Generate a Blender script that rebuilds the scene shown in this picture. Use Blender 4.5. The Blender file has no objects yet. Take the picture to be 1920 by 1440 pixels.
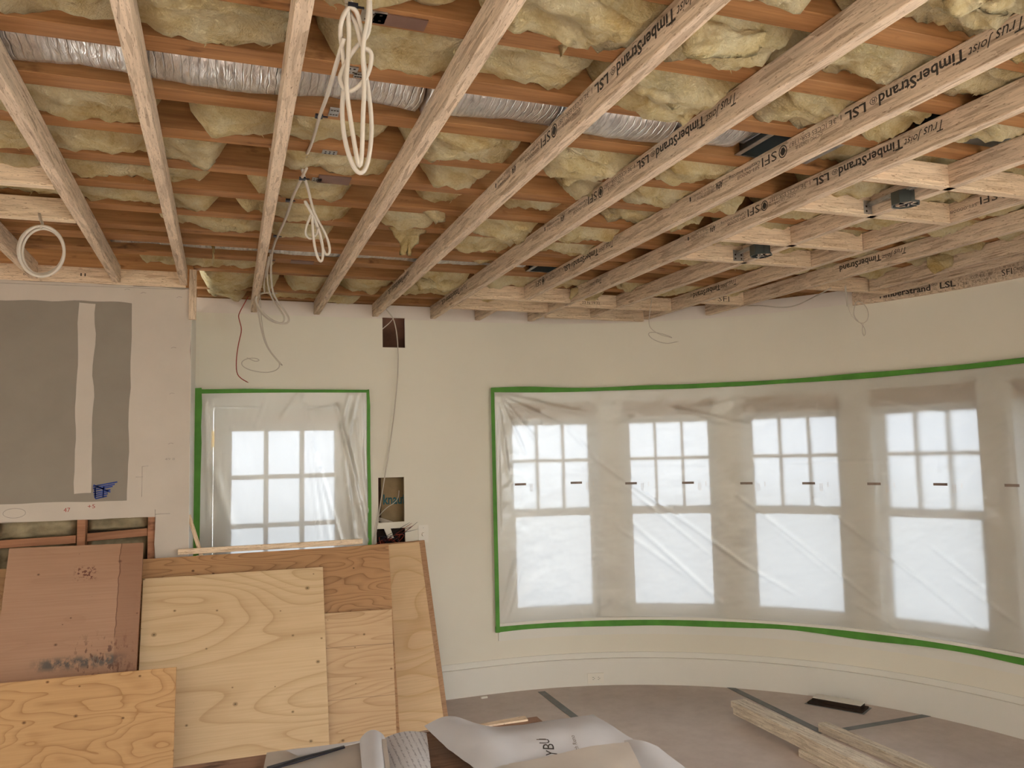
import bpy, bmesh, math, random
from mathutils import Vector, Matrix, noise
random.seed(7)
sc = bpy.context.scene
col = sc.collection
# ------------------------------------------------------------------ camera, world, exposure
FPX, YAW, PITCH, ROLL = 1512.9, .34534, .08697, -.02232
CAM = Vector((0, 0, 1.65))
_f = Vector((math.sin(YAW)*math.cos(PITCH), math.cos(YAW)*math.cos(PITCH), math.sin(PITCH)))
_r0 = Vector((math.cos(YAW), -math.sin(YAW), 0)); _u0 = _r0.cross(_f)
_r = _r0*math.cos(ROLL) + _u0*math.sin(ROLL); _u = _u0*math.cos(ROLL) - _r0*math.sin(ROLL)
cd = bpy.data.cameras.new('camera'); cam = bpy.data.objects.new('camera', cd); col.objects.link(cam)
cd.sensor_width = 36; cd.lens = FPX/1920*36; cd.clip_start = .02; cd.clip_end = 300
M3 = Matrix((_r, _u, -_f)).transposed()
cam.matrix_world = Matrix.Translation(CAM) @ M3.to_4x4()
sc.camera = cam
w = bpy.data.worlds.new('overcast_sky'); sc.world = w; w.use_nodes = True
bg = w.node_tree.nodes['Background']; bg.inputs[0].default_value = (.95, .985, 1.0, 1); bg.inputs[1].default_value = 8.0
sc.view_settings.view_transform = 'Standard'; sc.view_settings.look = 'None'
sc.view_settings.exposure = 0.48; sc.view_settings.gamma = 1; sc.view_settings.use_curve_mapping = False
sc.cycles.max_bounces = 10; sc.cycles.diffuse_bounces = 6; sc.cycles.transmission_bounces = 8; sc.cycles.transparent_max_bounces = 12
sc.cycles.caustics_reflective = False; sc.cycles.caustics_refractive = True

# survey helpers: a sight line from the camera station to a known plane of the building
def _d(x, y): return _r*((x-960)/FPX) + _u*((720-y)/FPX) + _f
def PZ(x, y, z): d = _d(x, y); return CAM + d*((z-CAM.z)/d.z)
def PY(x, y, Y): d = _d(x, y); return CAM + d*(Y/d.y)
def PX(x, y, X): d = _d(x, y); return CAM + d*(X/d.x)
BC = Vector((1.8, 3.01)); BR = 2.48                         # centre and radius of the bow
def PC(x, y, R=BR):                                         # angle (rad) and height on the bow
    d = _d(x, y); a = d.x**2+d.y**2; b = -2*(d.x*BC.x+d.y*BC.y); c = BC.x**2+BC.y**2-R*R
    t = (-b+math.sqrt(b*b-4*a*c))/(2*a); p = CAM+d*t
    return math.atan2(p.x-BC.x, p.y-BC.y), p.z
def bow(t, r, z): return Vector((BC.x+r*math.sin(t), BC.y+r*math.cos(t), z))
D2R = math.pi/180
WY = 5.49        # door wall
BY = 4.72        # drywall bump-out face
BX = -.167       # its right corner
HW = 2.603       # top of finished wall
JZ = 2.615       # underside of the new joists
JH, JW = .088, .038
OZ = JZ+JH+.002  # underside of the old joists

# ------------------------------------------------------------------ materials
class NT:
    def __init__(s, name):
        s.m = bpy.data.materials.new(name); s.m.use_nodes = True; s.t = s.m.node_tree; s.N = s.t.nodes; s.L = s.t.links
        s.b = s.N['Principled BSDF']; s.out = s.N['Material Output']
    def n(s, ty, **k):
        o = s.N.new(ty)
        for a, v in k.items():
            if a.startswith('i_'):
                key = a[2:]; key = int(key) if key.isdigit() else key
                o.inputs[key].default_value = v
            else: setattr(o, a, v)
        return o
    def l(s, a, b): s.L.new(a, b)
    def coord(s, scale=(1,1,1), loc=(0,0,0), rot=(0,0,0)):
        c = s.n('ShaderNodeTexCoord'); m = s.n('ShaderNodeMapping'); m.inputs['Scale'].default_value = scale
        m.inputs['Location'].default_value = loc; m.inputs['Rotation'].default_value = rot
        s.l(c.outputs['Object'], m.inputs['Vector']); return m.outputs[0]
    def noise(s, vec, scale=5, detail=4, rough=.55, dist=0):
        o = s.n('ShaderNodeTexNoise'); o.inputs['Scale'].default_value = scale; o.inputs['Detail'].default_value = detail
        o.inputs['Roughness'].default_value = rough; o.inputs['Distortion'].default_value = dist
        if vec is not None: s.l(vec, o.inputs['Vector'])
        return o.outputs[0]
    def ramp(s, v, stops):
        o = s.n('ShaderNodeValToRGB'); e = o.color_ramp.elements
        while len(e) < len(stops): e.new(.5)
        for q, (p, c) in zip(e, stops): q.position = p; q.color = (*c, 1) if len(c) == 3 else c
        s.l(v, o.inputs[0]); return o.outputs[0]
    def math(s, op, a, b=None, c=None):
        o = s.n('ShaderNodeMath', operation=op)
        for i, v in enumerate((a, b, c)):
            if v is None: continue
            if isinstance(v, (int, float)): o.inputs[i].default_value = v
            else: s.l(v, o.inputs[i])
        return o.outputs[0]
    def mix(s, f, a, b, mode='MIX'):
        o = s.n('ShaderNodeMix', data_type='RGBA', blend_type=mode)
        for i, v in ((0, f), (6, a), (7, b)):
            if isinstance(v, (int, float)): o.inputs[i].default_value = v
            elif isinstance(v, tuple): o.inputs[i].default_value = (*v, 1)
            else: s.l(v, o.inputs[i])
        return o.outputs[2]
    def bump(s, h, strength=.3, dist=.01):
        o = s.n('ShaderNodeBump'); o.inputs['Strength'].default_value = strength; o.inputs['Distance'].default_value = dist
        s.l(h, o.inputs['Height']); s.l(o.outputs[0], s.b.inputs['Normal'])
    def base(s, c, rough=.7, metal=0, spec=.3):
        if isinstance(c, tuple): s.b.inputs['Base Color'].default_value = (*c, 1)
        else: s.l(c, s.b.inputs['Base Color'])
        s.b.inputs['Roughness'].default_value = rough; s.b.inputs['Metallic'].default_value = metal
        s.b.inputs['Specular IOR Level'].default_value = spec
        return s.m
def paint(name, c, rough=.75, var=.06, scale=3, bump=.06, metal=0, spec=.3):
    k = NT(name); v = k.coord()
    a = k.ramp(k.noise(v, scale, 5), [(.3, tuple(x*(1-var) for x in c)), (.7, tuple(min(1, x*(1+var)) for x in c))])
    k.base(a, rough, metal, spec)
    if bump: k.bump(k.noise(k.coord(), 180, 2), bump, .002)
    return k.m
def lsl(name, light=(.69, .545, .405), dark=(.43, .32, .225), seed=0):
    k = NT(name)
    v = k.coord((9, 95, 95), (seed, seed*1.7, 0)); vo = k.n('ShaderNodeTexVoronoi', feature='F1'); vo.inputs['Scale'].default_value = 1
    vo.inputs['Randomness'].default_value = 1; k.l(v, vo.inputs['Vector'])
    sep = k.n('ShaderNodeSeparateColor'); k.l(vo.outputs['Color'], sep.inputs[0])
    a = k.ramp(sep.outputs[0], [(0, dark), (.22, tuple(.35*d+.65*l for d, l in zip(dark, light))), (.6, light), (1, tuple(min(1, x*1.08) for x in light))])
    n1 = k.noise(k.coord((10, 170, 170), (seed, 0, 3)), 1, 5, .65)
    a = k.mix(.6, a, k.ramp(n1, [(.3, (.5, .45, .4)), (.52, (1, 1, 1))]), 'MULTIPLY')
    n2 = k.noise(k.coord((48, 290, 290), (seed, 5, 3)), 1, 3, .6)
    a = k.mix(.8, a, k.ramp(n2, [(.3, (.28, .2, .15)), (.41, (1, 1, 1))]), 'MULTIPLY')
    k.base(a, .75); k.bump(n1, .08, .002); return k.m
def oldwood(name, light, dark, seed=0):
    k = NT(name)
    n1 = k.noise(k.coord((1.2, 16, 16), (seed*3.1, seed, 0)), 1.5, 6, .6, .4)
    n2 = k.noise(k.coord((3, 120, 120), (seed, 0, 0)), 1, 4, .6)
    n3 = k.noise(k.coord((4, 9, 9), (seed, 7, 2)), 1.4, 4, .6)
    a = k.ramp(n1, [(.25, dark), (.6, light), (.85, tuple(min(1, x*1.12) for x in light))])
    a = k.mix(.5, a, k.ramp(n2, [(.3, (.6, .55, .5)), (.6, (1, 1, 1))]), 'MULTIPLY')
    a = k.mix(.8, a, k.ramp(n3, [(.3, (.22, .15, .1)), (.42, (1, 1, 1))]), 'MULTIPLY')
    k.base(a, .7); k.bump(n2, .3, .003); return k.m
def ply(name, light, dark, rings=9, seed=0, knots=.06, ring_amt=.6, stain=None, stretch=(1.1, 4.5), detail=2.0):
    k = NT(name)
    n0 = k.noise(k.coord((stretch[0], stretch[1], 1), (seed*2.3, seed*5.1, seed)), 1.3, detail, .45, .25)
    s = k.math('FRACT', k.math('MULTIPLY', n0, rings))
    a = k.ramp(s, [(0, light), (.03, dark), (.14, tuple(.55*l+.45*d for l, d in zip(light, dark))), (.5, light), (.9, light), (1.0, tuple(.8*l+.2*d for l, d in zip(light, dark)))])
    a = k.mix(ring_amt, light, a)
    n1 = k.noise(k.coord((1.5, 70, 1), (seed, 2, 0)), 1.5, 4, .6)
    a = k.mix(.35, a, k.ramp(n1, [(.3, (.72, .66, .6)), (.6, (1, 1, 1))]), 'MULTIPLY')
    n2 = k.noise(k.coord((1, 1.6, 1), (seed, 9, 4)), 1.6, 3)
    a = k.mix(.5, a, k.ramp(n2, [(.3, (.86, .8, .74)), (.65, (1.0, 1.0, 1.0))]), 'MULTIPLY')
    if knots:
        vo = k.n('ShaderNodeTexVoronoi', feature='F1', voronoi_dimensions='2D'); vo.inputs['Scale'].default_value = 5.5
        m = k.coord((.8, 1, .01), (seed*1.3, seed*.7, 0)); k.l(m, vo.inputs['Vector'])
        sep = k.n('ShaderNodeSeparateColor'); k.l(vo.outputs['Color'], sep.inputs[0])
        rad = k.math('MULTIPLY', sep.outputs[1], knots)
        q = k.math('DIVIDE', vo.outputs['Distance'], k.math('MAXIMUM', rad, .008))
        a = k.mix(k.ramp(q, [(.55, (1, 1, 1)), (1.0, (0, 0, 0))]), a, k.mix(.6, tuple(x*.32 for x in dark), dark))
        a = k.mix(k.ramp(q, [(.12, (1, 1, 1)), (.4, (0, 0, 0))]), a, tuple(x*.2 for x in dark))
    if stain:
        a = stain(k, a)
    k.base(a, .6, spec=.35); k.bump(n1, .15, .002); return k.m
def band(k, v, lo, hi, soft):   # 1 between lo and hi
    a = k.n('ShaderNodeMapRange', interpolation_type='SMOOTHSTEP'); a.inputs[1].default_value = lo-soft; a.inputs[2].default_value = lo+soft
    b = k.n('ShaderNodeMapRange', interpolation_type='SMOOTHSTEP'); b.inputs[1].default_value = hi-soft; b.inputs[2].default_value = hi+soft; b.inputs[3].default_value = 1; b.inputs[4].default_value = 0
    k.l(v, a.inputs[0]); k.l(v, b.inputs[0]); return k.math('MULTIPLY', a.outputs[0], b.outputs[0])
def red_stain(k, a):            # dirt smear, nail rust and a seam on the reddish sheet
    c = k.n('ShaderNodeTexCoord'); sp = k.n('ShaderNodeSeparateXYZ'); k.l(c.outputs['Object'], sp.inputs[0]); x, y = sp.outputs[0], sp.outputs[1]
    n = k.noise(k.coord((24, 16, 1)), 1.2, 5, .65)
    m = k.math('MULTIPLY', k.math('MULTIPLY', band(k, x, -.13, .24, .05), band(k, y, .075, .125, .018)), k.ramp(n, [(.40, (0, 0, 0)), (.54, (1, 1, 1))]))
    a = k.mix(k.math('MULTIPLY', m, .85), a, (.06, .066, .062))
    m = k.math('MULTIPLY', k.math('MULTIPLY', band(k, x, .03, .28, .06), band(k, y, -.03, .2, .06)), k.ramp(k.noise(k.coord((40, 18, 1)), 1.2, 4, .6), [(.55, (0, 0, 0)), (.62, (1, 1, 1))]))
    a = k.mix(k.math('MULTIPLY', m, .8), a, (.1, .045, .03))
    a = k.mix(k.math('MULTIPLY', band(k, x, .195, .35, .004), .45), a, (.2, .085, .045))
    nn = k.math('MULTIPLY_ADD', k.noise(k.coord((0.2, 8, 1)), 1, 3), .03, -.015); xx = k.math('ADD', x, nn)
    a = k.mix(k.math('MULTIPLY', band(k, xx, .193, .197, .0015), k.math('MULTIPLY', band(k, y, .2, .7, .02), .8)), a, (.1, .04, .022))
    m = k.math('MULTIPLY', k.math('MULTIPLY', band(k, x, .0, .09, .015), band(k, y, .49, .55, .015)), k.ramp(k.noise(k.coord((60, 60, 1)), 1, 2), [(.5, (0, 0, 0)), (.58, (1, 1, 1))]))
    return k.mix(m, a, (.13, .045, .028))
def crack_stain(k, a):
    c = k.n('ShaderNodeTexCoord'); sp = k.n('ShaderNodeSeparateXYZ'); k.l(c.outputs['Object'], sp.inputs[0])
    yy = k.math('ADD', sp.outputs[1], k.math('MULTIPLY_ADD', k.noise(k.coord((3, .3, 1)), 1, 3), .03, -.015))
    for y0, w0 in ((-.245, .004), (.24, .002), (-.02, .0015)):
        a = k.mix(k.math('MULTIPLY', band(k, yy, y0, y0+w0, .0015), .85), a, (.1, .05, .03))
    return a
MAT = {}
MAT['lsl'] = [lsl('strand_lumber_%d' % i, seed=i*3.7) for i in range(3)]
MAT['lslpale'] = lsl('strand_lumber_pale', (.76, .6, .43), (.6, .44, .3), 5)
MAT['lslgrey'] = lsl('strand_lumber_weathered', (.78, .69, .56), (.58, .48, .37), 9)
MAT['old'] = [oldwood('aged_fir_%d' % i, (.43, .215, .085), (.22, .1, .038), i*2.9) for i in range(3)]
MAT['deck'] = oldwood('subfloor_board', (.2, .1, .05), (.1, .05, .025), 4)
MAT['orange'] = oldwood('orange_fir', (.66, .33, .13), (.5, .22, .08), 6)
MAT['stud'] = oldwood('red_brown_stud', (.42, .2, .11), (.26, .12, .065), 8)
MAT['wall'] = paint('cream_wall_paint', (.79, .75, .65), .8, .03, 1.3)
MAT['bare'] = paint('bare_drywall_strip', (.78, .71, .65), .85, .04, 5)
MAT['trim'] = paint('white_trim_paint', (.785, .76, .70), .5, .02, 2, .02)
MAT['shade'] = paint('beige_shade_fabric', (.6, .52, .44), .9, .05, 8)
MAT['board'] = paint('grey_drywall_paper', (.27, .235, .195), .9, .05, 6)
MAT['mud'] = paint('joint_compound', (.55, .485, .42), .9, .05, 4)
MAT['green'] = paint('green_masking_tape', (.095, .29, .045), .6, .15, 9)
MAT['white_cable'] = paint('white_cable_jacket', (.56, .5, .43), .45, .04, 20, 0)
MAT['black'] = paint('black_plastic', (.012, .012, .02), .4, .1, 9, 0)
MAT['red'] = paint('red_wire', (.33, .05, .03), .5, .1, 9, 0)
MAT['yellow_wire'] = paint('yellow_cable', (.45, .33, .1), .5, .1, 9, 0)
MAT['galv'] = paint('galvanised_steel', (.45, .45, .44), .38, .2, 40, .1, .9)
MAT['dark_steel'] = paint('dark_sheet_metal', (.1, .115, .115), .35, .25, 8, .05, .7)
MAT['plate_brown'] = paint('brown_nail_plate', (.17, .095, .07), .55, .12, 20)
MAT['brass'] = paint('brass', (.8, .58, .22), .3, .1, 20, 0, 1)
MAT['plastic'] = paint('white_plastic', (.82, .78, .70), .35, .02, 2, 0)
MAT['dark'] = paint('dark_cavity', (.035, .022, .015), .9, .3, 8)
MAT['cavity'] = paint('brown_cavity', (.1, .05, .032), .9, .3, 8)
MAT['kraft'] = paint('brown_kraft_facing', (.27, .19, .1), .7, .2, 7, .2)
MAT['greybatt'] = paint('grey_green_kraft', (.26, .21, .13), .85, .4, 9, .4)
MAT['ink'] = paint('black_ink', (.05, .04, .033), .8, .3, 60, 0)
MAT['ink_faint'] = paint('faded_ink', (.16, .12, .09), .8, .3, 60, 0)
MAT['blue_ink'] = paint('blue_marker', (.03, .06, .25), .7, .3, 30, 0)
MAT['teal_ink'] = paint('teal_print', (.03, .12, .15), .8, .3, 30, 0)
MAT['red_ink'] = paint('red_marker', (.35, .06, .05), .8, .2, 30, 0)
MAT['pencil'] = paint('pencil_line', (.33, .29, .26), .9, .2, 30, 0)
MAT['film_ink'] = paint('brown_film_print', (.28, .22, .19), .7, .1, 30, 0)
MAT['tape_grey'] = paint('grey_cloth_tape', (.20, .205, .2), .6, .12, 12)
MAT['paper'] = paint('drawing_paper', (.52, .5, .5), .85, .04, 4)
MAT['paper_tan'] = paint('tan_paper', (.5, .44, .38), .85, .08, 5)
MAT['ground'] = paint('outdoor_lawn', (.12, .13, .08), .95, .3, .6)
MAT['bounce_ground'] = paint('pale_bounce_ground', (.8, .79, .76), .9, .08, .8)
def floor_mat():
    k = NT('floor_protection_board'); v = k.coord((1, 1, 1))
    a = k.ramp(k.noise(v, 1.1, 5, .6), [(.3, (.52, .43, .385)), (.55, (.62, .525, .47)), (.75, (.70, .6, .54))])
    a = k.mix(.5, a, k.ramp(k.noise(v, 9, 5, .7), [(.35, (.82, .8, .78)), (.6, (1, 1, 1))]), 'MULTIPLY')
    k.base(a, .62, spec=.35); k.bump(k.noise(v, 6, 4), .1, .01); return k.m
MAT['floor'] = floor_mat()
def insul_mat():
    k = NT('yellow_fibreglass'); v = k.coord()
    a = k.ramp(k.noise(v, 7, 6, .7, .6), [(.28, (.62, .42, .16)), (.45, (.80, .64, .34)), (.65, (.9, .79, .53))])
    n = k.noise(k.coord((40, 40, 40)), 2, 6, .75, 1.2)
    a = k.mix(.4, a, k.ramp(n, [(.3, (.7, .62, .5)), (.55, (1, 1, 1))]), 'MULTIPLY')
    k.base(a, .95, spec=.1); k.bump(k.math('ADD', n, k.math('MULTIPLY', k.noise(k.coord((9, 9, 9)), 2, 5, .6, 1.5), 1.6)), 1.0, .016)
    k.b.inputs['Subsurface Weight'].default_value = 0
    return k.m
MAT['insul'] = insul_mat()
def foil_mat():
    k = NT('reinforced_foil'); v = k.coord((1, 1, 1))
    n = k.noise(k.coord((26, 6, 6)), 2, 5, .65, 1)
    wv = k.n('ShaderNodeTexWave', wave_type='BANDS', bands_direction='X'); wv.inputs['Scale'].default_value = 14; wv.inputs['Distortion'].default_value = 2.5
    k.l(v, wv.inputs['Vector'])
    a = k.ramp(n, [(.3, (.5, .47, .45)), (.6, (.86, .83, .8))])
    k.base(a, .28, .95)
    k.bump(k.math('ADD', k.math('MULTIPLY', k.ramp(wv.outputs[1], [(0, (1, 1, 1)), (.12, (0, 0, 0))]), -.6), n), .8, .01); return k.m
MAT['foil'] = foil_mat()
def film_mat():
    k = NT('translucent_masking_film')
    rf = k.n('ShaderNodeBsdfRefraction'); rf.inputs['Roughness'].default_value = .5; rf.inputs['IOR'].default_value = 1.25; rf.inputs['Color'].default_value = (.88, .88, .87, 1)
    tr = k.n('ShaderNodeBsdfTransparent'); tr.inputs[0].default_value = (.88, .88, .87, 1)
    tl = k.n('ShaderNodeBsdfTranslucent'); tl.inputs[0].default_value = (.8, .79, .77, 1)
    df = k.n('ShaderNodeBsdfDiffuse'); df.inputs[0].default_value = (.6, .58, .55, 1)
    gl = k.n('ShaderNodeBsdfGlossy'); gl.inputs['Roughness'].default_value = .22
    def mx(f, a, b):
        o = k.n('ShaderNodeMixShader'); o.inputs[0].default_value = f; k.l(a.outputs[0], o.inputs[1]); k.l(b.outputs[0], o.inputs[2]); return o
    s = mx(.06, rf, tr); h = mx(.22, tl, df); s = mx(.32, s, h); s = mx(.08, s, gl)
    k.l(s.outputs[0], k.out.inputs[0]); return k.m
MAT['film'] = film_mat()
def glass_mat():
    k = NT('window_glass'); tr = k.n('ShaderNodeBsdfTransparent'); tr.inputs[0].default_value = (.345, .35, .36, 1)
    gl = k.n('ShaderNodeBsdfGlossy'); gl.inputs['Roughness'].default_value = .03; o = k.n('ShaderNodeMixShader'); o.inputs[0].default_value = .06
    k.l(tr.outputs[0], o.inputs[1]); k.l(gl.outputs[0], o.inputs[2]); k.l(o.outputs[0], k.out.inputs[0]); return k.m
MAT['glass'] = glass_mat()

# ------------------------------------------------------------------ object helpers
def obj(name, data, mat=None, parent=None, mw=None):
    o = bpy.data.objects.new(name, data); col.objects.link(o)
    if mat is not None and hasattr(data, 'materials'): data.materials.append(mat)
    if mw is not None: o.matrix_world = mw
    if parent is not None: o.parent = parent; o.matrix_parent_inverse = parent.matrix_world.inverted()
    return o
def tag(o, label, cat, group=None, kind=None):
    o['label'] = label; o['category'] = cat
    if group: o['group'] = group
    if kind: o['kind'] = kind
    return o
def empty(name, loc, label, cat, group=None, kind=None, mw=None):
    o = bpy.data.objects.new(name, None); col.objects.link(o); o.empty_display_size = .05
    o.matrix_world = mw if mw is not None else Matrix.Translation(loc)
    return tag(o, label, cat, group, kind)
class MB:
    def __init__(s): s.v = []; s.f = []
    def box(s, a, b, M=None):
        x0, y0, z0 = a; x1, y1, z1 = b; i = len(s.v)
        p = [(x0,y0,z0),(x1,y0,z0),(x1,y1,z0),(x0,y1,z0),(x0,y0,z1),(x1,y0,z1),(x1,y1,z1),(x0,y1,z1)]
        s.v += [tuple(M @ Vector(q)) for q in p] if M is not None else p
        s.f += [tuple(i+j for j in q) for q in ((0,3,2,1),(4,5,6,7),(0,1,5,4),(1,2,6,5),(2,3,7,6),(3,0,4,7))]; return s
    def arc(s, t0, t1, r0, r1, z0, z1, n=None):
        n = n or max(1, int(abs(t1-t0)/(2.2*D2R))+1); i = len(s.v)
        for j in range(n+1):
            t = t0+(t1-t0)*j/n
            for r, z in ((r0,z0),(r1,z0),(r1,z1),(r0,z1)): s.v.append(tuple(bow(t, r, z)))
        for j in range(n):
            a = i+4*j; b = a+4
            for q in range(4): s.f.append((a+q, a+(q+1)%4, b+(q+1)%4, b+q))
        s.f += [(i+3,i+2,i+1,i), tuple(i+4*n+q for q in range(4))]; return s
    def prism(s, poly, n, th):      # polygon of Vectors thickened along n
        i = len(s.v); k = len(poly); n = Vector(n).normalized()*th
        s.v += [tuple(p) for p in poly]+[tuple(Vector(p)+n) for p in poly]
        s.f += [tuple(range(i+k-1, i-1, -1)), tuple(range(i+k, i+2*k))]
        for j in range(k): s.f.append((i+j, i+(j+1)%k, i+k+(j+1)%k, i+k+j))
        return s
    def mesh(s, name, smooth=False):
        me = bpy.data.meshes.new(name); me.from_pydata(s.v, [], s.f); me.update()
        bm = bmesh.new(); bm.from_mesh(me); bmesh.ops.recalc_face_normals(bm, faces=bm.faces); bm.to_mesh(me); bm.free()
        if smooth: me.polygons.foreach_set('use_smooth', [True]*len(me.polygons))
        return me
    def build(s, name, mat, parent=None, mw=None, smooth=False): return obj(name, s.mesh(name, smooth), mat, parent, mw)
def bevel_box(L, W, H, b=.002):
    bm = bmesh.new(); bmesh.ops.create_cube(bm, size=1)
    bmesh.ops.scale(bm, vec=(L, W, H), verts=bm.verts)
    if b: bmesh.ops.bevel(bm, geom=bm.edges[:], offset=b, segments=1, affect='EDGES')
    me = bpy.data.meshes.new('lumber'); bm.to_mesh(me); bm.free(); return me
def frame(x, y, o):                # matrix with local x, y axes at o
    x = Vector(x).normalized(); y = Vector(y); z = x.cross(y).normalized(); y = z.cross(x)
    m = Matrix((x, y, z)).transposed().to_4x4(); m.translation = Vector(o); return m
def lumber(name, p0, p1, W, H, mat, label, cat, group=None, parent=None, up=(0,0,1)):
    p0 = Vector(p0); p1 = Vector(p1); x = (p1-p0); L = x.length; x.normalize(); y = Vector(up).cross(x)
    o = obj(name, bevel_box(L, W, H), mat, parent, frame(x, y, (p0+p1)/2))
    if parent is None: tag(o, label, cat, group)
    return o
def tube(name, pts, r, mat, parent=None, cyclic=False, res=2, order=None):
    P = [Vector(p) for p in pts]; n = len(P); S = []
    if n == 2: S = P[:]
    else:                       # quadratic B-spline, clamped unless cyclic
        ctl = P if cyclic else [P[0]*2-P[1]] + P + [P[-1]*2-P[-2]]
        k = len(ctl); rng_ = range(k) if cyclic else range(k-2)
        for a in rng_:
            p0, p1, p2 = ctl[a % k], ctl[(a+1) % k], ctl[(a+2) % k]
            for q in range(4):
                t = q/4; S.append(p0*(.5*(1-t)**2)+p1*(.5+t-t*t)+p2*(.5*t*t))
        if not cyclic: S.append(P[-1])
    K = 5 if res < 2 else 8; m = MB(); N = len(S); u = None
    for a in range(N):
        d = (S[(a+1) % N]-S[a-1]) if (cyclic or 0 < a < N-1) else (S[1]-S[0] if a == 0 else S[-1]-S[-2])
        d = d.normalized() if d.length > 1e-9 else Vector((0, 0, 1))
        if u is None: u = d.orthogonal().normalized()
        u = (u-d*u.dot(d)); u = u.normalized() if u.length > 1e-6 else d.orthogonal().normalized(); w_ = d.cross(u)
        for q in range(K): c = 2*math.pi*q/K; m.v.append(tuple(S[a]+(u*math.cos(c)+w_*math.sin(c))*r))
    for a in range(N if cyclic else N-1):
        b = (a+1) % N
        for q in range(K): m.f.append((a*K+q, a*K+(q+1) % K, b*K+(q+1) % K, b*K+q))
    if not cyclic: m.f += [tuple(range(K-1, -1, -1)), tuple((N-1)*K+q for q in range(K))]
    return m.build(name, mat, parent, smooth=True)
_tc = [0]
def text(body, x0, x1, height, M, mat, parent, shear=0, bold=0, name='printed_text'):
    """flat lettering: local x from x0 to x1, cap height 'height', placed by M"""
    cu = bpy.data.curves.new('t', 'FONT'); cu.body = body; cu.size = 1; cu.shear = shear; cu.resolution_u = 2; cu.offset = bold
    o = bpy.data.objects.new('t', cu); col.objects.link(o)
    dg = bpy.context.evaluated_depsgraph_get(); me = bpy.data.meshes.new_from_object(o.evaluated_get(dg))
    bpy.data.objects.remove(o); bpy.data.curves.remove(cu)
    xs = [v.co.x for v in me.vertices]; ys = [v.co.y for v in me.vertices]
    a, b = min(xs), max(xs); c, d = min(ys), max(ys)
    for v in me.vertices:
        v.co = ((v.co.x-a)/(b-a)*(x1-x0)+x0, (v.co.y-c)/(d-c)*height, 0)
    me.materials.clear(); me.name = name
    return obj(name, me, mat, parent, M)
ORD = ['first', 'second', 'third', 'fourth', 'fifth', 'sixth', 'seventh', 'eighth', 'ninth', 'tenth', 'eleventh', 'twelfth', 'thirteenth', 'fourteenth', 'fifteenth', 'sixteenth', 'seventeenth', 'eighteenth', 'nineteenth', 'twentieth', 'twenty-first', 'twenty-second', 'twenty-third']
def fbm(p, o=4): return noise.fractal(Vector(p), .9, 2.1, o)

# ================================================================== SETTING
fl = MB(); poly = [(-3, -2.2), (4.35, -2.2), (4.35, 3.01)] + [tuple(bow(t*D2R, BR+.05, 0)[:2]) for t in range(88, -1, -4)] + [(BX+.02, WY+.05), (BX+.02, BY+.05), (-3, BY+.05)]
fl.prism([Vector((x, y, -.05)) for x, y in poly], (0, 0, 1), .05)
tag(fl.build('floor', MAT['floor']), 'floor covered with brown-grey protection board', 'floor', kind='structure')
g = MB().prism([Vector((40*math.cos(a*math.pi/16), 40*math.sin(a*math.pi/16), -.9)) for a in range(32)], (0, 0, 1), .05)
tag(g.build('ground', MAT['ground']), 'dark lawn around the house', 'ground', kind='structure')
g = MB().box((-14, 5.8, -.84), (38, 38, -.8)).box((4.8, -6, -.84), (38, 5.8, -.8)); tag(g.build('ground', MAT['bounce_ground']), 'pale ground added outside to bounce light through the bow windows', 'ground', kind='structure')  # bright ground added to lighten the lower panes and bounce light indoors
# ceiling deck of subfloor boards above the old joists
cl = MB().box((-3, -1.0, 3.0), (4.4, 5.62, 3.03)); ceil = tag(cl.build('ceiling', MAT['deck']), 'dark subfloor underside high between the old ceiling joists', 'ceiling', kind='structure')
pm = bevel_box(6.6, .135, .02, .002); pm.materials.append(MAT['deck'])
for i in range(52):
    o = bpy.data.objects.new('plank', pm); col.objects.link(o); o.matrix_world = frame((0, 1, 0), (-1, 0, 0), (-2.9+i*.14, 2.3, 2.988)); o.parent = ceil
# ---- door wall (with door opening and three cut holes)
DX0, DX1, DZ = -.067, .834, 2.0
HOLES = [(1.034, 1.193, 2.405, 2.614), (.996, 1.174, 1.21, 1.512), (.982, 1.178, 1.02, 1.168)]
def wall_grid(x0, x1, z0, z1, y0, y1, holes):
    m = MB(); xs = sorted({x0, x1, *[h[0] for h in holes], *[h[1] for h in holes]}); zs = sorted({z0, z1, *[h[2] for h in holes], *[h[3] for h in holes]})
    xs = [x for x in xs if x0 <= x <= x1]; zs = [z for z in zs if z0 <= z <= z1]
    for a, b in zip(xs, xs[1:]):
        run = None
        for c, d in zip(zs, zs[1:]):
            cx, cz = (a+b)/2, (c+d)/2
            solid = not any(h[0] < cx < h[1] and h[2] < cz < h[3] for h in holes)
            if solid: run = (run[0], d) if run else (c, d)
            if (not solid or d == zs[-1]) and run: m.box((a, y0, run[0]), (b, y1, run[1])); run = None
    return m
door_hole = (DX0, DX1, -.1, DZ)
wf = wall_grid(BX, 1.8, 0, HW, WY, WY+.02, HOLES+[door_hole]).build('wall_front', MAT['wall'])
tag(wf, 'cream painted wall around the masked door, with square holes cut in it', 'wall', kind='structure')
wall_grid(BX, 1.8, HW, 2.70, WY+.004, WY+.02, HOLES).build('bare_drywall_strip', MAT['bare'], wf)
wall_grid(BX, 1.8, 0, 2.7, WY+.10, WY+.14, [door_hole]).build('outer_sheathing', MAT['cavity'], wf)
for x in (BX+.02, DX0-.05, DX1+.03, 1.215, 1.62):
    MB().box((x, WY+.02, 0), (x+.04, WY+.10, 2.7)).build('stud', MAT['stud'], wf)
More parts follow.
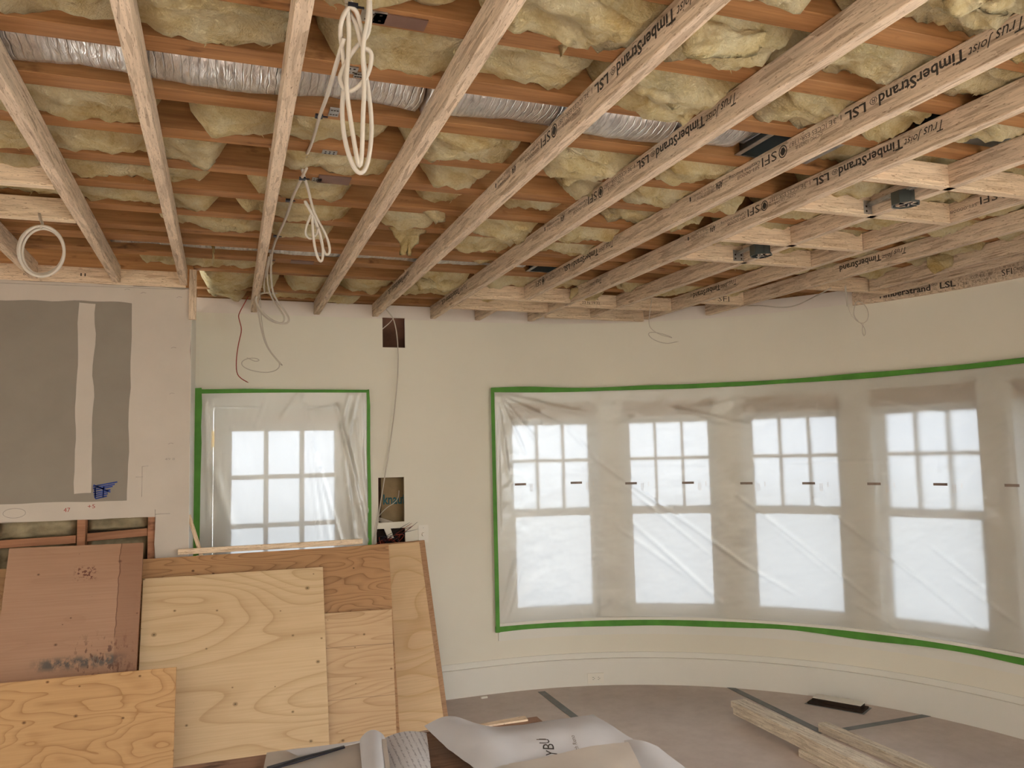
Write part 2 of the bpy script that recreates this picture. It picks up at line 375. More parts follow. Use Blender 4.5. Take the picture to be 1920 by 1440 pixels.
MB().box((-3, WY+.02, 2.70), (1.85, WY+.06, 3.0)).box((-3, WY+.02, 2.4), (BX-.02, WY+.06, 2.70)).build('rim_framing', MAT['old'][0], wf)
# inside the holes
k = MB().box((1.03, WY+.085, 1.2), (1.2, WY+.095, 1.53)).build('kraft_facing', MAT['kraft'], wf)
text('knauf', 1.045, 1.2, .07, frame((1, 0, 0), (0, 0, 1), (0, WY+.0845, 1.325)), MAT['teal_ink'], wf, bold=.02)
# ---- drywall bump-out, left
LW = [(-3, BX, 1.363, HW), (-.333, BX, 0, 1.363)]
wl = MB()
wl.box((-3, BY, 1.363), (BX, BY+.014, HW)).box((-.333, BY, 0), (BX, BY+.014, 1.363)).box((BX-.014, BY+.014, 0), (BX, WY, 2.44)).box((BX-.014, BY+.014, 2.44), (BX, WY, HW))
wl = wl.build('wall_left', MAT['board']); tag(wl, 'grey drywall chimney breast with pale joint compound bands and an open framed base', 'wall', kind='structure')
def wavy_patch(x0, x1, z0, z1, amp=.006, th=.0015, name='joint_compound', seed=0, y=BY):
    n = 18; P = []
    for side in range(4):
        for i in range(n):
            t = i/n
            p = [(x0+(x1-x0)*t, z0), (x1, z0+(z1-z0)*t), (x1-(x1-x0)*t, z1), (x0, z1-(z1-z0)*t)][side]
            o = amp*noise.noise(Vector((p[0]*7+seed, p[1]*7, side*3.3)))*2
            P.append(Vector((min(p[0]+(o if side in (1, 3) else 0), BX-.0002), y, p[1]+(o if side in (0, 2) else 0))))
    return MB().prism(P, (0, -1, 0), th).build(name, MAT['mud'], wl)
wavy_patch(-3, -1.085, 1.364, 2.6, seed=1); wavy_patch(-.719, -.640, 1.50, 2.50, seed=2, amp=.008); wavy_patch(-.466, BX, 1.364, 2.6, seed=3)
wavy_patch(-1.09, -.46, 2.505, 2.602, seed=4, th=.0018); wavy_patch(-1.09, -.46, 1.364, 1.452, seed=5, th=.0018); wavy_patch(-.333, BX, 0, 1.37, seed=6, th=.0012)
MB().box((BX, BY, 0), (BX+.0015, WY, 2.6)).build('painted_return', MAT['trim'], wl)
# open base: studs, nailer, kraft-faced batts
fr = [((-1.6, 1.225), (-.345, 1.262)), ]
a0 = PY(0, 1008, BY+.03); 
lumber('nailer', (-1.6, BY+.035, 1.245), (-.69-.02, BY+.035, 1.262), .02, .04, MAT['stud'], '', '', parent=wl)
lumber('nailer', (-.66, BY+.035, 1.268), (-.37, BY+.035, 1.282), .02, .04, MAT['stud'], '', '', parent=wl)
for x in (-.685, -.35, -1.1): MB().box((x-.019, BY+.016, 0), (x+.019, BY+.1, 1.42)).build('stud', MAT['stud'], wl)
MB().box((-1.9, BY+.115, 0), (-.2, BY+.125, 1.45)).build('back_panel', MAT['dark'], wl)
def lumpy_panel(x0, x1, z0, z1, y, mat, name, parent, seed):
    m = MB(); nx, nz = 26, 18
    for j in range(nz+1):
        for i in range(nx+1):
            x = x0+(x1-x0)*i/nx; z = z0+(z1-z0)*j/nz; e = min(i, nx-i, 2)/2*min(j, nz-j, 2)/2
            m.v.append((x, y+.05-(.04+.035*fbm((x*6+seed, z*14, 1)))*e, z))
    for j in range(nz):
        for i in range(nx): q = j*(nx+1)+i; m.f.append((q, q+1, q+nx+2, q+nx+1))
    return m.build(name, mat, parent, smooth=True)
for i, (x0, x1, z0, z1) in enumerate([(-1.08, -.704, 1.27, 1.42), (-.666, -.37, 1.295, 1.42), (-1.08, -.704, .9, 1.24), (-.666, -.37, .9, 1.262), (-1.6, -1.12, .9, 1.42)]):
    lumpy_panel(x0, x1, z0, z1, BY+.06, MAT['greybatt'], 'kraft_faced_batt', wl, i*5.3)
# marks on the drywall
FW = frame((1, 0, 0), (0, 0, 1), (0, BY-.0022, 0))
bl = MB()
for (xa, za, xb, zb) in [(-.632, 1.532, -.518, 1.552), (-.632, 1.522, -.53, 1.54), (-.628, 1.512, -.54, 1.53), (-.63, 1.50, -.55, 1.512), (-.628, 1.488, -.56, 1.503), (-.626, 1.478, -.562, 1.492), (-.62, 1.468, -.566, 1.48), (-.622, 1.528, -.62, 1.47), (-.582, 1.53, -.584, 1.475), (-.63, 1.54, -.55, 1.50)]:
    d = Vector((xb-xa, 0, zb-za)); nn = Vector((-d.z, 0, d.x)).normalized()*.0035; A = Vector((xa, BY-.002, za)); B = Vector((xb, BY-.002, zb))
    bl.prism([A-nn, B-nn, B+nn, A+nn], (0, -1, 0), .0006)
bl.build('blue_marker_scribble', MAT['blue_ink'], wl)
text('47', -.765, -.735, .022, FW @ Matrix.Translation((0, 1.405, 0)), MAT['red_ink'], wl); text('+5', -.655, -.62, .02, FW @ Matrix.Translation((0, 1.42, 0)), MAT['red_ink'], wl)
text('49 8', -.29, -.24, .012, FW @ Matrix.Translation((0, 1.66, 0)), MAT['pencil'], wl)
ring = [Vector((-.985+.05*math.cos(t*math.pi/12), BY-.0022, 1.41+.024*math.sin(t*math.pi/12))) for t in range(24)]
tube('pencil_oval', ring, .0012, MAT['pencil'], wl, True, 0)
for a, b in (((-.4, 1.63), (-.4, 1.47)), ((-.4, 1.63), (-.37, 1.632)), ((-.43, 1.575), (-.395, 1.575)), ((-.333, 1.375), (-.26, 1.376)), ((-.333, 1.363), (-.333, 1.40))):
    tube('pencil_line', [Vector((a[0], BY-.0022, a[1])), Vector((b[0], BY-.0022, b[1]))], .0009, MAT['pencil'], wl, res=0)
for x, z in ((-.255, 2.27), (-.26, 2.02), (-.262, 1.75), (-.23, 2.55), (-.41, 2.565), (-.49, 2.58)):
    tube('pencil_line', [Vector((x-.008, BY-.0022, z-.002)), Vector((x, BY-.0022, z+.003)), Vector((x+.012, BY-.0022, z-.001))], .0011, MAT['pencil'], wl, res=0)
tube('pencil_line', [Vector((-1.2, BY-.0022, 2.583)), Vector((-.2, BY-.0022, 2.592))], .0009, MAT['pencil'], wl, res=0)
# ---- bow wall
WIN0, WINW, WINP = 2.7*D2R, 16.3*D2R, 19.47*D2R
TEND = 136*D2R; SILL, HEAD = .475, 2.04
wr = MB(); wr.arc(0, TEND, BR, BR+.14, 0, SILL-.02); wr.arc(0, TEND, BR, BR+.14, HEAD, HW)
wr.arc(0, WIN0, BR, BR+.14, SILL-.02, HEAD)
for i in range(7): wr.arc(WIN0+WINP*i+WINW, WIN0+WINP*(i+1) if i < 6 else TEND, BR, BR+.14, SILL-.02, HEAD)
wr = wr.build('wall_right', MAT['wall']); tag(wr, 'cream painted curved wall of the bow with a row of masked windows', 'wall', kind='structure')
MB().arc(0, TEND, BR+.004, BR+.14, HW, 2.70).build('bare_drywall_strip', MAT['bare'], wr)
MB().arc(0, TEND, BR+.02, BR+.08, 2.70, 3.0).build('rim_framing', MAT['old'][0], wr)
sw = MB().box((-3.1, -2.3, 0), (-3, BY, 3.0)).box((-3, -2.3, 0), (3.7, -2.2, 3.0)).box((3.56, -2.2, 0), (3.7, 1.2, .5)).box((3.56, -2.2, 2.25), (3.7, 1.2, 3.0)).box((3.56, -2.2, .5), (3.7, -1.7, 2.25)).box((3.56, .8, .5), (3.7, 1.2, 2.25)).build('wall_back', MAT['wall']); tag(sw, 'unseen cream walls behind and beside the camera, with an opening added for light', 'wall', kind='structure')  # opening in the right wall is made up, sized to set the fill light
# baseboard: straight run and curve
def base_profile(z0, z1, d):
    m = MB(); m.box((BX+.0015, WY-d, z0), (1.8, WY, z1)); m.arc(0, TEND, BR-d, BR, z0, z1); return m
bb = base_profile(0, .175, .017).build('baseboard_front', MAT['trim']); tag(bb, 'tall white baseboard following the door wall and the bow', 'baseboard', kind='structure')
base_profile(.175, .188, .031).build('bead', MAT['trim'], bb); base_profile(.188, .226, .009).build('cap_moulding', MAT['trim'], bb)
# window trim
tr = MB(); tr.arc(.9*D2R, TEND, BR-.02, BR, HEAD, 2.095)
tr = tr.build('trim_1', MAT['trim']); tag(tr, 'white casing and stool running around the bow windows', 'trim', kind='structure')
MB().arc(.9*D2R, WIN0, BR-.02, BR, SILL, HEAD).build('side_casing', MAT['trim'], tr)
for i in range(6): MB().arc(WIN0+WINP*i+WINW-.2*D2R, WIN0+WINP*(i+1)+.2*D2R, BR-.014, BR, SILL, HEAD).build('pier_casing', MAT['trim'], tr)
MB().arc(.4*D2R, TEND, BR-.035, BR+.13, SILL-.02, SILL).build('stool', MAT['trim'], tr)
MB().arc(.7*D2R, TEND, BR-.014, BR, .352, SILL-.02).build('apron', MAT['trim'], tr)
# windows
WL = ['first bow window from the left, beside the door wall', 'second bow window from the left', 'third bow window from the left', 'fourth bow window from the left', 'fifth bow window, cut by the right edge of the picture', 'sixth bow window, beyond the right edge of the picture', 'seventh bow window, last of the bow']
for i in range(7):
    t0 = WIN0+WINP*i; t1 = t0+WINW; tm = (t0+t1)/2
    e = empty('window_%d' % (i+1), bow(tm, BR+.08, SILL), WL[i]+', under plastic film', 'window', 'bow windows', 'structure')
    J = .75*D2R
    for a, b in ((t0, t0+J), (t1-J, t1)): MB().arc(a, b, BR, BR+.14, SILL, HEAD).build('jamb', MAT['trim'], e)
    MB().arc(t0+J, t1-J, BR+.0, BR+.13, HEAD-.02, HEAD).build('head_jamb', MAT['trim'], e)
    sb = MB().arc(t0+J, t1-J, BR+.015, BR+.055, 1.905, 2.02).build('shade_cassette', MAT['shade'], e); MB().arc(t0+J, t1-J, BR+.01, BR+.06, 1.89, 1.905).build('bottom_bar', MAT['trim'], sb)
    S = 1.15*D2R; u0, u1 = t0+J, t1-J; rU = (BR+.085, BR+.12); rL = (BR+.05, BR+.085)
    us = MB().arc(u0, u0+S, *rU, 1.19, HEAD-.02).arc(u1-S, u1, *rU, 1.19, HEAD-.02).arc(u0+S, u1-S, *rU, 1.86, HEAD-.02).arc(u0+S, u1-S, *rU, 1.205, 1.25).build('upper_sash', MAT['trim'], e)
    g0, g1 = u0+S, u1-S; mw = .45*D2R; pw = (g1-g0-2*mw)/3
    for c in (1, 2):
        a = g0+c*pw+(c-1)*mw; MB().arc(a, a+mw, rU[0]+.004, rU[1]-.004, 1.25, 1.86).build('muntin', MAT['trim'], us)
    for c in range(3):
        a = g0+c*(pw+mw); MB().arc(a, a+pw, rU[0]+.004, rU[1]-.004, 1.585, 1.61).build('muntin', MAT['trim'], us)
        for z0, z1 in ((1.25, 1.585), (1.61, 1.86)): MB().arc(a, a+pw, rU[0]+.015, rU[0]+.018, z0, z1).build('pane', MAT['glass'], us)
    ls = MB().arc(u0, u0+S, *rL, SILL, 1.24).arc(u1-S, u1, *rL, SILL, 1.24).arc(u0+S, u1-S, *rL, SILL, .55).arc(u0+S, u1-S, *rL, 1.195, 1.24).build('lower_sash', MAT['trim'], e)
    MB().arc(u0+S, u1-S, rL[0]+.015, rL[0]+.018, .55, 1.195).build('pane', MAT['glass'], ls)
# door
dr = empty('door_1', (.38, WY+.03, 0), 'white glazed door with small square panes behind plastic film', 'door', kind='structure')
CW = .1
MB().box((DX0-CW, WY-.018, 0), (DX0, WY, DZ+CW-.01)).build('side_casing', MAT['trim'], dr); MB().box((DX1, WY-.018, 0), (DX1+CW, WY, DZ+CW-.01)).build('side_casing', MAT['trim'], dr)
MB().box((DX0, WY-.018, DZ), (DX1, WY, DZ+CW-.01)).build('head_casing', MAT['trim'], dr)
MB().box((DX0, WY+.02, 0), (DX0+.012, WY+.14, DZ)).box((DX1-.012, WY+.02, 0), (DX1, WY+.14, DZ)).box((DX0+.012, WY+.02, DZ-.012), (DX1-.012, WY+.14, DZ)).build('jamb', MAT['trim'], dr)
sx0, sx1 = DX0+.014, DX1-.014; gx0, gx1 = .057, .712; gz1 = 1.838; gz0 = .30; y0, y1 = WY+.03, WY+.07
sl = MB().box((sx0, y0, .01), (gx0, y1, DZ-.014)).box((gx1, y0, .01), (sx1, y1, DZ-.014)).box((gx0, y0, gz1), (gx1, y1, DZ-.014)).box((gx0, y0, .01), (gx1, y1, gz0)).build('slab', MAT['trim'], dr)
mz = .03; ph = (gz1-gz0-4*mz)/5; pw = (gx1-gx0-2*mz)/3
for c in range(1, 3): x = gx0+c*pw+(c-1)*mz; MB().box((x, y0+.006, gz0), (x+mz, y1-.006, gz1)).build('muntin', MAT['trim'], sl)
for r in range(5):
    for c in range(3):
        x = gx0+c*(pw+mz); z = gz0+r*(ph+mz)
        MB().box((x, y0+.018, z), (x+pw, y0+.021, z+ph)).build('pane', MAT['glass'], sl)
        if r: MB().box((x, y0+.006, z-mz), (x+pw, y1-.006, z)).build('muntin', MAT['trim'], sl)
sh = MB().box((.034, y0-.028, 1.93), (.74, y0-.001, 1.985)).build('shade_cassette', MAT['trim'], dr); MB().box((.036, y0-.022, 1.885), (.738, y0-.006, 1.93)).build('shade_fabric', MAT['bare'], sh)
MB().box((sx0-.012, y0-.012, 1.74), (sx0+.006, y0-.001, 1.842)).build('hinge', MAT['brass'], dr); MB().box((sx0-.012, y0-.012, .95), (sx0+.006, y0-.001, 1.05)).build('hinge', MAT['brass'], dr)

# ================================================================== CEILING FRAME
# new joists: (x at y=1.5, x at far end, far y) left edge of the underside
JO = [(-.95, -.95, BY-.002), (-.562, -.56, BY-.002), (-.231, -.226, BY-.002), (.137, .168, WY-.002), (.566, .57, WY-.002), (.988, .963, WY-.002), (1.403, 1.372, WY-.002),
      (1.824, 1.776, 4.668), (2.168, 2.088, 5.44), (2.588, 2.491, 4.81), (3.03, 2.907, 5.19), (3.45, 3.262, 4.93), (3.79, 3.79, 3.915), (3.962, 3.968, 4.17)]
JN = ['at the left edge of the picture, above the wire coil', 'second from the left', 'ending at the corner post of the drywall', 'crossed by the white cable bundle', 'fifth from the left, to the right of the cable bundle', 'sixth from the left, first with black lettering', 'seventh from the left, above the bow window corner', 'with the largest black lettering, butting a header', 'with orange board beside it and lettering', 'short, butting a header, tenth from the left', 'right of both metal light boxes', 'near the bow wall, with a tuft hanging beside it', 'short, butting the last block by the bow wall', 'last before the bow wall rim']
joists = []
def jx(i, y):
    a, b, e = JO[i]; return a+(b-a)*(y-1.5)/(e-1.5)
for i, (xa, xb, e) in enumerate(JO):
    ys = -.95
    p0 = (jx(i, ys)+JW/2, ys, JZ+JH/2); p1 = (xb+JW/2, e, JZ+JH/2)
    joists.append(lumber('ceiling_joist', p0, p1, JW, JH, MAT['lsl'][i % 3], 'pale strand-lumber ceiling joist '+JN[i], 'joist', 'new ceiling joists'))
# bump-out rim and corner post
rim = lumber('rim_board', (-3, BY+.02, JZ+.03), (BX-.03, BY+.02, JZ+.03), .036, .09, MAT['lslpale'], 'pale strand-lumber plate along the top of the grey drywall', 'plate')
text('11', -.715, -.69, .016, frame((1, 0, 0), (0, 0, 1), (0, BY+.0015, JZ+.026)), MAT['ink'], rim, bold=.03); text('60 N 17-23', -.98, -.85, .014, frame((1, 0, 0), (0, 0, 1), (0, BY+.0015, JZ+.016)), MAT['ink_faint'], rim)
lumber('corner_post', (-.16, BY-.012, 2.425), (-.16, BY-.012, 2.702), .038, .036, MAT['lsl'][1], 'short upright strand-lumber post at the drywall corner', 'post', up=(0, 1, 0))
# blocking rows  (x0, x1, y, label)
BK = [(jx(6, 4.71)+JW, jx(8, 4.71), 4.71, 'header block nearest the camera at the left end of the bow', 0), (jx(6, 5.06)+JW, jx(8, 5.06), 5.07, 'header block just in front of the bow wall corner', 0),
      (jx(8, 4.84)+JW, jx(10, 4.84), 4.835, 'header block with a date stamp near the bow wall', 0), (jx(8, 5.2)+JW, jx(10, 5.2)-.0, 5.205, 'block flat against the curved wall behind the stamped header', -.012),
      (jx(8, 2.24)+JW, jx(10, 2.24), 2.245, 'block behind which the nearest light box bar hangs', 0), (jx(8, 2.62)+JW, jx(10, 2.62), 2.62, 'block carrying the bracket of the nearest light box', 0),
      (jx(8, 3.12)+JW, jx(10, 3.12), 3.115, 'block in front of the farther light box', 0), (jx(8, 3.48)+JW, jx(10, 3.48), 3.475, 'block carrying the bracket of the farther light box', 0),
      (jx(11, 3.95)+JW, jx(13, 3.95), 3.955, 'block near the bow wall with a wire loop under it', 0), (jx(10, 4.5)+JW, jx(11, 4.5), 4.52, 'block with a stamped logo against the bow wall', 0),
      (jx(0, 3.55)+JW, jx(1, 3.55), 3.56, 'block at the left edge, farther one above the wire coil', 0), (jx(0, 3.13)+JW, jx(1, 3.13), 3.13, 'block at the left edge, nearer one', 0)]
blocks = []
for n, (x0, x1, y, lb, dz) in enumerate(BK):
    blocks.append(lumber('blocking', (x0+.001, y, JZ+JH/2+dz), (x1-.001, y, JZ+JH/2+dz), JW, JH, MAT['lslpale'], 'pale strand-lumber '+lb, 'block', 'blocking between the new joists'))
# short stubs beyond the headers, and the curved rim by the bow
for n, (x, y0_, y1_, lb) in enumerate([(1.72, 5.09, WY-.003, 'short joist stub between header and bow wall corner'), (2.49, 4.856, 5.184, 'short joist stub between the two headers near the bow')]):
    lumber('joist_stub', (x, y0_, JZ+JH/2), (x, y1_, JZ+JH/2), JW, JH, MAT['lsl'][n], 'pale strand-lumber '+lb, 'joist')
tr0, tr1 = PC(1600, 560)[0], 108*D2R
rimb = MB().arc(tr0, tr1, BR-.026, BR-.0005, 2.586, 2.676).build('rim_board', MAT['lsl'][2]); tag(rimb, 'curved strand-lumber rim board with upright lettering along the bow wall', 'rim board')
# orange board sistered right of the joist with lettering
lumber('ledger_board', (jx(8, -.9)+JW+.04, -.9, JZ+.05), (jx(8, 4.79)+JW+.04, 4.79, JZ+.05), .075, .03, MAT['orange'], 'orange fir board fixed beside a lettered joist', 'board')
lumber('ledger_board', (jx(8, -.9)+JW+.097, -.9, JZ+.072), (jx(8, 4.79)+JW+.097, 4.79, JZ+.072), .035, .03, MAT['stud'], 'dark brown batten beside the orange board', 'board')
# lettering along the joists (flipped, running away from the camera)
def ink_run(i, T0, z0=.022, far=9, near=-9, face=None):
    xf = lambda y: jx(i, y)-.0006
    pat = [(-.16, -.085, 'Trus', .034, .35, 'ink', 0), (-.08, -.005, 'Joist', .034, .35, 'ink', 0), (0, .295, 'TimberStrand', .036, 0, 'ink', 1), (.3, .33, '®', .022, 0, 'ink', 0), (.345, .43, 'LSL', .032, 0, 'ink', 1), (.445, .5, '1.3E', .017, 0, 'ink_faint', 0),
           (.51, .69, 'ICCES ESR-1387', .017, 0, 'ink_faint', 0), (.53, .66, 'CCMC 12627-R', .014, 0, 'ink_faint', .02), (.755, .835, 'SFI', .034, 0, 'ink', 0), (.845, 1.03, 'Certified Sourcing', .016, 0, 'ink', .0), (.85, .98, 'SFI-00008', .014, 0, 'ink_faint', .019), (1.07, 1.115, 'APA', .028, .2, 'ink', 1), (1.13, 1.27, 'Made in Canada', .011, 0, 'ink_faint', 0), (1.13, 1.27, '08-03-21 N 08:10', .011, 0, 'ink_faint', .016), (1.29, 1.3, '1', .018, 0, 'ink', 0)]
    dx = Vector((jx(i, 3)-jx(i, 2), 1, 0)).normalized()
    for a, b, s, h, shr, m, dz in pat:
        ya, yb = T0+a, T0+b
        if yb > min(far, JO[i][2]-.02) or ya < near: continue
        bold = .022 if dz == 1 else 0; dz = 0 if dz == 1 else dz
        org = Vector((xf(ya), ya, JZ+JH-z0+.006-dz))
        text(s, 0, b-a, h, frame(dx, (0, 0, -1), org) @ Matrix.Translation((0, 0, .0002)), MAT[m], joists[i], shr, bold)
    if T0+.72 < min(far, JO[i][2]) and T0+.72 > near:      # round tree logo
        c = T0+.722; m = MB(); ringp = lambda r, t: Vector((xf(c)-.0004, c+r*math.cos(t*math.pi/8), JZ+.055+r*math.sin(t*math.pi/8)))
        for t in range(16): m.prism([ringp(.022, t), ringp(.022, t+1), ringp(.018, t+1), ringp(.018, t)], (1, 0, 0), .0003)
        m.prism([ringp(.0145, t) for t in (0, 3, 5, 8, 11, 13)], (1, 0, 0), .0003)
        m.build('printed_logo', MAT['ink'], joists[i])
ink_run(7, 1.502); ink_run(7, 3.64, far=4.6); ink_run(5, 1.56); ink_run(5, 4.5, far=5.2); ink_run(6, 2.069); ink_run(6, 4.75, far=5.4); ink_run(8, 2.04); ink_run(8, 4.42, near=4.2, far=4.7); ink_run(10, 4.26, near=4.0, far=4.66); ink_run(10, 1.62, near=2.3, far=2.6); ink_run(11, 3.36, near=3.1, far=3.66)
def rim_text(x0, x1, ypx, body, h, dz, mat, bold=0):
    a, b = PC(x0, ypx, BR-.026)[0], PC(x1, ypx, BR-.026)[0]; c = (a+b)/2; Wd = (b-a)*(BR-.026)
    text(body, -Wd/2, Wd/2, h, frame((math.cos(c), -math.sin(c), 0), (0, 0, 1), bow(c, BR-.0265-Wd*Wd/16, 2.6+dz)), MAT[mat], rimb, 0, bold)
rim_text(1645, 1745, 545, 'TimberStrand', .04, .005, 'ink', .022); rim_text(1746, 1758, 535, '®', .02, .03, 'ink'); rim_text(1762, 1792, 532, 'LSL', .04, .005, 'ink', .022); rim_text(1796, 1816, 530, '1.3E', .016, .005, 'ink_faint')
rim_text(1820, 1862, 525, 'ICCES ESR-1387', .018, .03, 'ink_faint'); rim_text(1824, 1860, 525, 'CCMC 12627-R', .015, .006, 'ink_faint'); rim_text(1878, 1898, 512, 'SFI', .036, .012, 'ink'); rim_text(1900, 1935, 508, 'Certified', .018, .03, 'ink'); rim_text(1900, 1935, 508, 'SFI-00008', .016, .008, 'ink_faint')
FB = frame((1, 0, 0), (0, 0, 1), (0, 4.835-JW/2-.0006, JZ+.02)); text('23 N 19:32', 2.24, 2.37, .018, FB, MAT['ink'], blocks[2]); text('Canada', 2.29, 2.36, .014, FB @ Matrix.Translation((0, .03, 0)), MAT['ink'], blocks[2])
FB = frame((1, 0, 0), (0, 0, 1), (0, 4.52-JW/2-.0006, JZ+.015)); text('SFI', 3.08, 3.17, .035, FB, MAT['ink_faint'], blocks[9])

# old joists (near face y, far face y)
OJ = [(1.81+.295*k, 1.89+.295*k) for k in range(-9, 8)] + [(4.041, 4.163), (4.335, 4.434), (4.661, 4.732), (5.171, 5.24), (5.425, 5.488)]
no = len(OJ)
for i, (a, b) in enumerate(OJ):
    x1 = 4.15 if b < 3.9 else 1.8+math.sqrt(max(.01, BR**2-(b-3.01)**2))-.02
    x0 = -3.0 if b < 4.7 else BX+.01
    lumber('old_joist', (x0, (a+b)/2, OZ+.12), (x1, (a+b)/2, OZ+.12), b-a, .24, MAT['old'][i % 3], 'dark brown old ceiling joist, %s from the door wall' % ORD[no-1-i], 'joist', 'old brown ceiling joists')

# ---- insulation batts between the old joists
def batt(x0, x1, ya, yb, zb=2.735, amp=.028, seed=0, label='', name='insulation_batt'):
    n = max(8, int((x1-x0)/.018)); m = MB(); V = 14; prof = []
    for i in range(n+1):
        t = i/n; x = x0+(x1-x0)*t; endf = min(1, min(t, 1-t)*(x1-x0)/.07); endf = endf**.5
        row = []
        for j in range(V+1):
            v = j/V; y = ya+.003+(yb-ya-.006)*v
            lowf = noise.noise(Vector((x*2.2+seed, v*.9, seed*.7)))*amp*1.5
            f = fbm((x*6+seed, y*9, seed), 4)*amp*.8 + fbm((x*20, y*30+seed, 1), 4)*amp*.42 - amp*.5*max(0, 1-abs(noise.noise(Vector((x*3.1+seed, y*14, 2))))*5)
            fold = noise.noise(Vector((x*1.6+seed, 3.3, seed)))*2.5; f += amp*.42*math.sin(v*8.5+fold*1.7+seed)*min(1, v*4) + amp*.35*(1-abs(noise.noise(Vector((x*5+v*3+seed, v*2.5, 9)))*2))**2 - amp*.1
            f += max(0, v-.7)/.3*.012*fbm((x*34+seed, 1, 4), 3)
            tilt = .016*v - .004*(1-v)
            z = zb-.04+tilt+lowf+f + (1-endf)*.14 + .02*max(0, v-.85)/.15
            xd = min(abs(x-jx(q_, y)-JW/2) for q_ in range(len(JO))); sm = max(0, min(1, (xd-.024)/.05)); z = max(z, OZ+.0015-.06*sm*sm)
            xo = .012*sm*fbm((y*12+seed, z*3, x*9), 2)
            row.append((x+xo, y, z))
        row += [(x, yb-.003, OZ+.18), (x, ya+.003, OZ+.18)]
        prof.append(row)
    K = len(prof[0])
    for row in prof: m.v += row
    for i in range(n):
        for j in range(K): a = i*K+j; b = i*K+(j+1) % K; m.f.append((a, b, b+K, a+K))
    m.f += [tuple(range(K-1, -1, -1)), tuple(n*K+j for j in range(K))]
    o = m.build(name, MAT['insul'], smooth=True); tag(o, label, 'insulation', 'yellow insulation batts between old joists')
    rng = random.Random(int(seed*97)); wm = MB()
    for q in range(int((x1-x0)*6)):           # frayed fibres along the far edge
        i = rng.randrange(2, n-1); p = prof[i][rng.randrange(9, V)]; a = Vector(p)+Vector((0, 0, .006))
        L = rng.uniform(.004, .018); sw = rng.uniform(.001, .0025)
        t = a+Vector((rng.uniform(-.015, .015), rng.uniform(-.01, .01), -.006-L)); u = Vector((sw, 0, 0)); v = Vector((0, sw, 0)); k = len(wm.v)
        mid = a.lerp(t, .5)+Vector((rng.uniform(-.008, .008), 0, 0))
        wm.v += [tuple(a-u*2.5), tuple(a+u*2.5), tuple(a+v), tuple(mid-u*.8), tuple(mid+u*.8), tuple(mid+v*.7), tuple(t)]
        wm.f += [(k, k+1, k+4, k+3), (k+1, k+2, k+5, k+4), (k+2, k, k+3, k+5), (k+3, k+4, k+6), (k+4, k+5, k+6), (k+5, k+3, k+6)]
    if wm.f: wm.build('frayed_fibres', MAT['insul'], o)['kind'] = 'stuff'
    return o
# bay index counted from the old joist list; spans along x, (x0, x1, zb, amp)
K0 = 9
BAYS = {-3: [(-.9, 1.9, 2.735, .03), (1.92, 3.2, 2.73, .035)], -2: [(-.9, 1.35, 2.735, .03), (1.36, 2.6, 2.725, .04), (2.62, 3.9, 2.735, .03)], -1: [(-.9, .55, 2.735, .03), (.56, 1.38, 2.72, .038), (1.4, 2.35, 2.73, .035), (2.4, 3.6, 2.735, .03)],
 0: [(-1.2, .2, 2.735, .028), (.21, .98, 2.738, .03), (1.0, 1.52, 2.715, .045), (1.56, 2.2, 2.73, .04), (2.25, 3.8, 2.74, .03)], 1: [(2.05, 3.9, 2.74, .03)],
 2: [(-1.2, -.17, 2.735, .025), (-.115, .53, 2.735, .028), (.55, 1.0, 2.735, .03), (1.04, 1.46, 2.72, .04), (1.48, 2.0, 2.73, .035), (2.22, 3.9, 2.735, .03)],
 3: [(-1.2, .03, 2.735, .025), (.13, .62, 2.74, .03), (.68, .97, 2.745, .035), (1.25, 1.48, 2.745, .035), (1.52, 2.1, 2.735, .035), (2.2, 3.9, 2.735, .03)],
 4: [(-1.2, -.02, 2.735, .025), (.07, .5, 2.735, .03), (.72, .98, 2.75, .03), (1.1, 1.4, 2.74, .035), (1.6, 2.1, 2.735, .04), (2.2, 4.0, 2.735, .03)],
 5: [(-1.2, .0, 2.74, .022), (.02, .55, 2.735, .03), (.6, .93, 2.74, .03), (1.02, 1.4, 2.73, .035), (1.45, 1.82, 2.735, .04), (2.2, 4.0, 2.735, .03)],
 6: [(-.3, .5, 2.735, .03), (1.0, 1.42, 2.725, .04), (1.46, 2.0, 2.735, .035), (2.25, 4.0, 2.735, .03)],
 9: [(-.45, .3, 2.735, .03), (.98, 1.4, 2.725, .035), (1.42, 2.3, 2.735, .03), (2.35, 3.4, 2.735, .03)],
 10: [(-.14, .32, 2.728, .03), (.34, .62, 2.73, .03), (.66, 1.0, 2.73, .03), (1.02, 1.5, 2.725, .035), (1.55, 2.4, 2.735, .03)],
 11: [(-.14, .16, 2.745, .03), (.2, .9, 2.75, .03)]}
PN = ['leftmost piece', 'second piece from the left', 'third piece from the left', 'fourth piece from the left', 'fifth piece from the left', 'sixth piece from the left']
yb_bays = sorted(BAYS)
for b in yb_bays:
    ya = OJ[b+K0][1]; yb = OJ[b+K0+1][0]
    nb = len([q for q in range(b, 12)])
    for j, (x0, x1, zb, amp) in enumerate(BAYS[b]):
        batt(x0, x1, ya, yb, zb, amp, b*13.7+j*4.1, 'yellow fibreglass batt, %s, %s joist bay from the door wall' % (PN[j], ORD[12-b-1]))
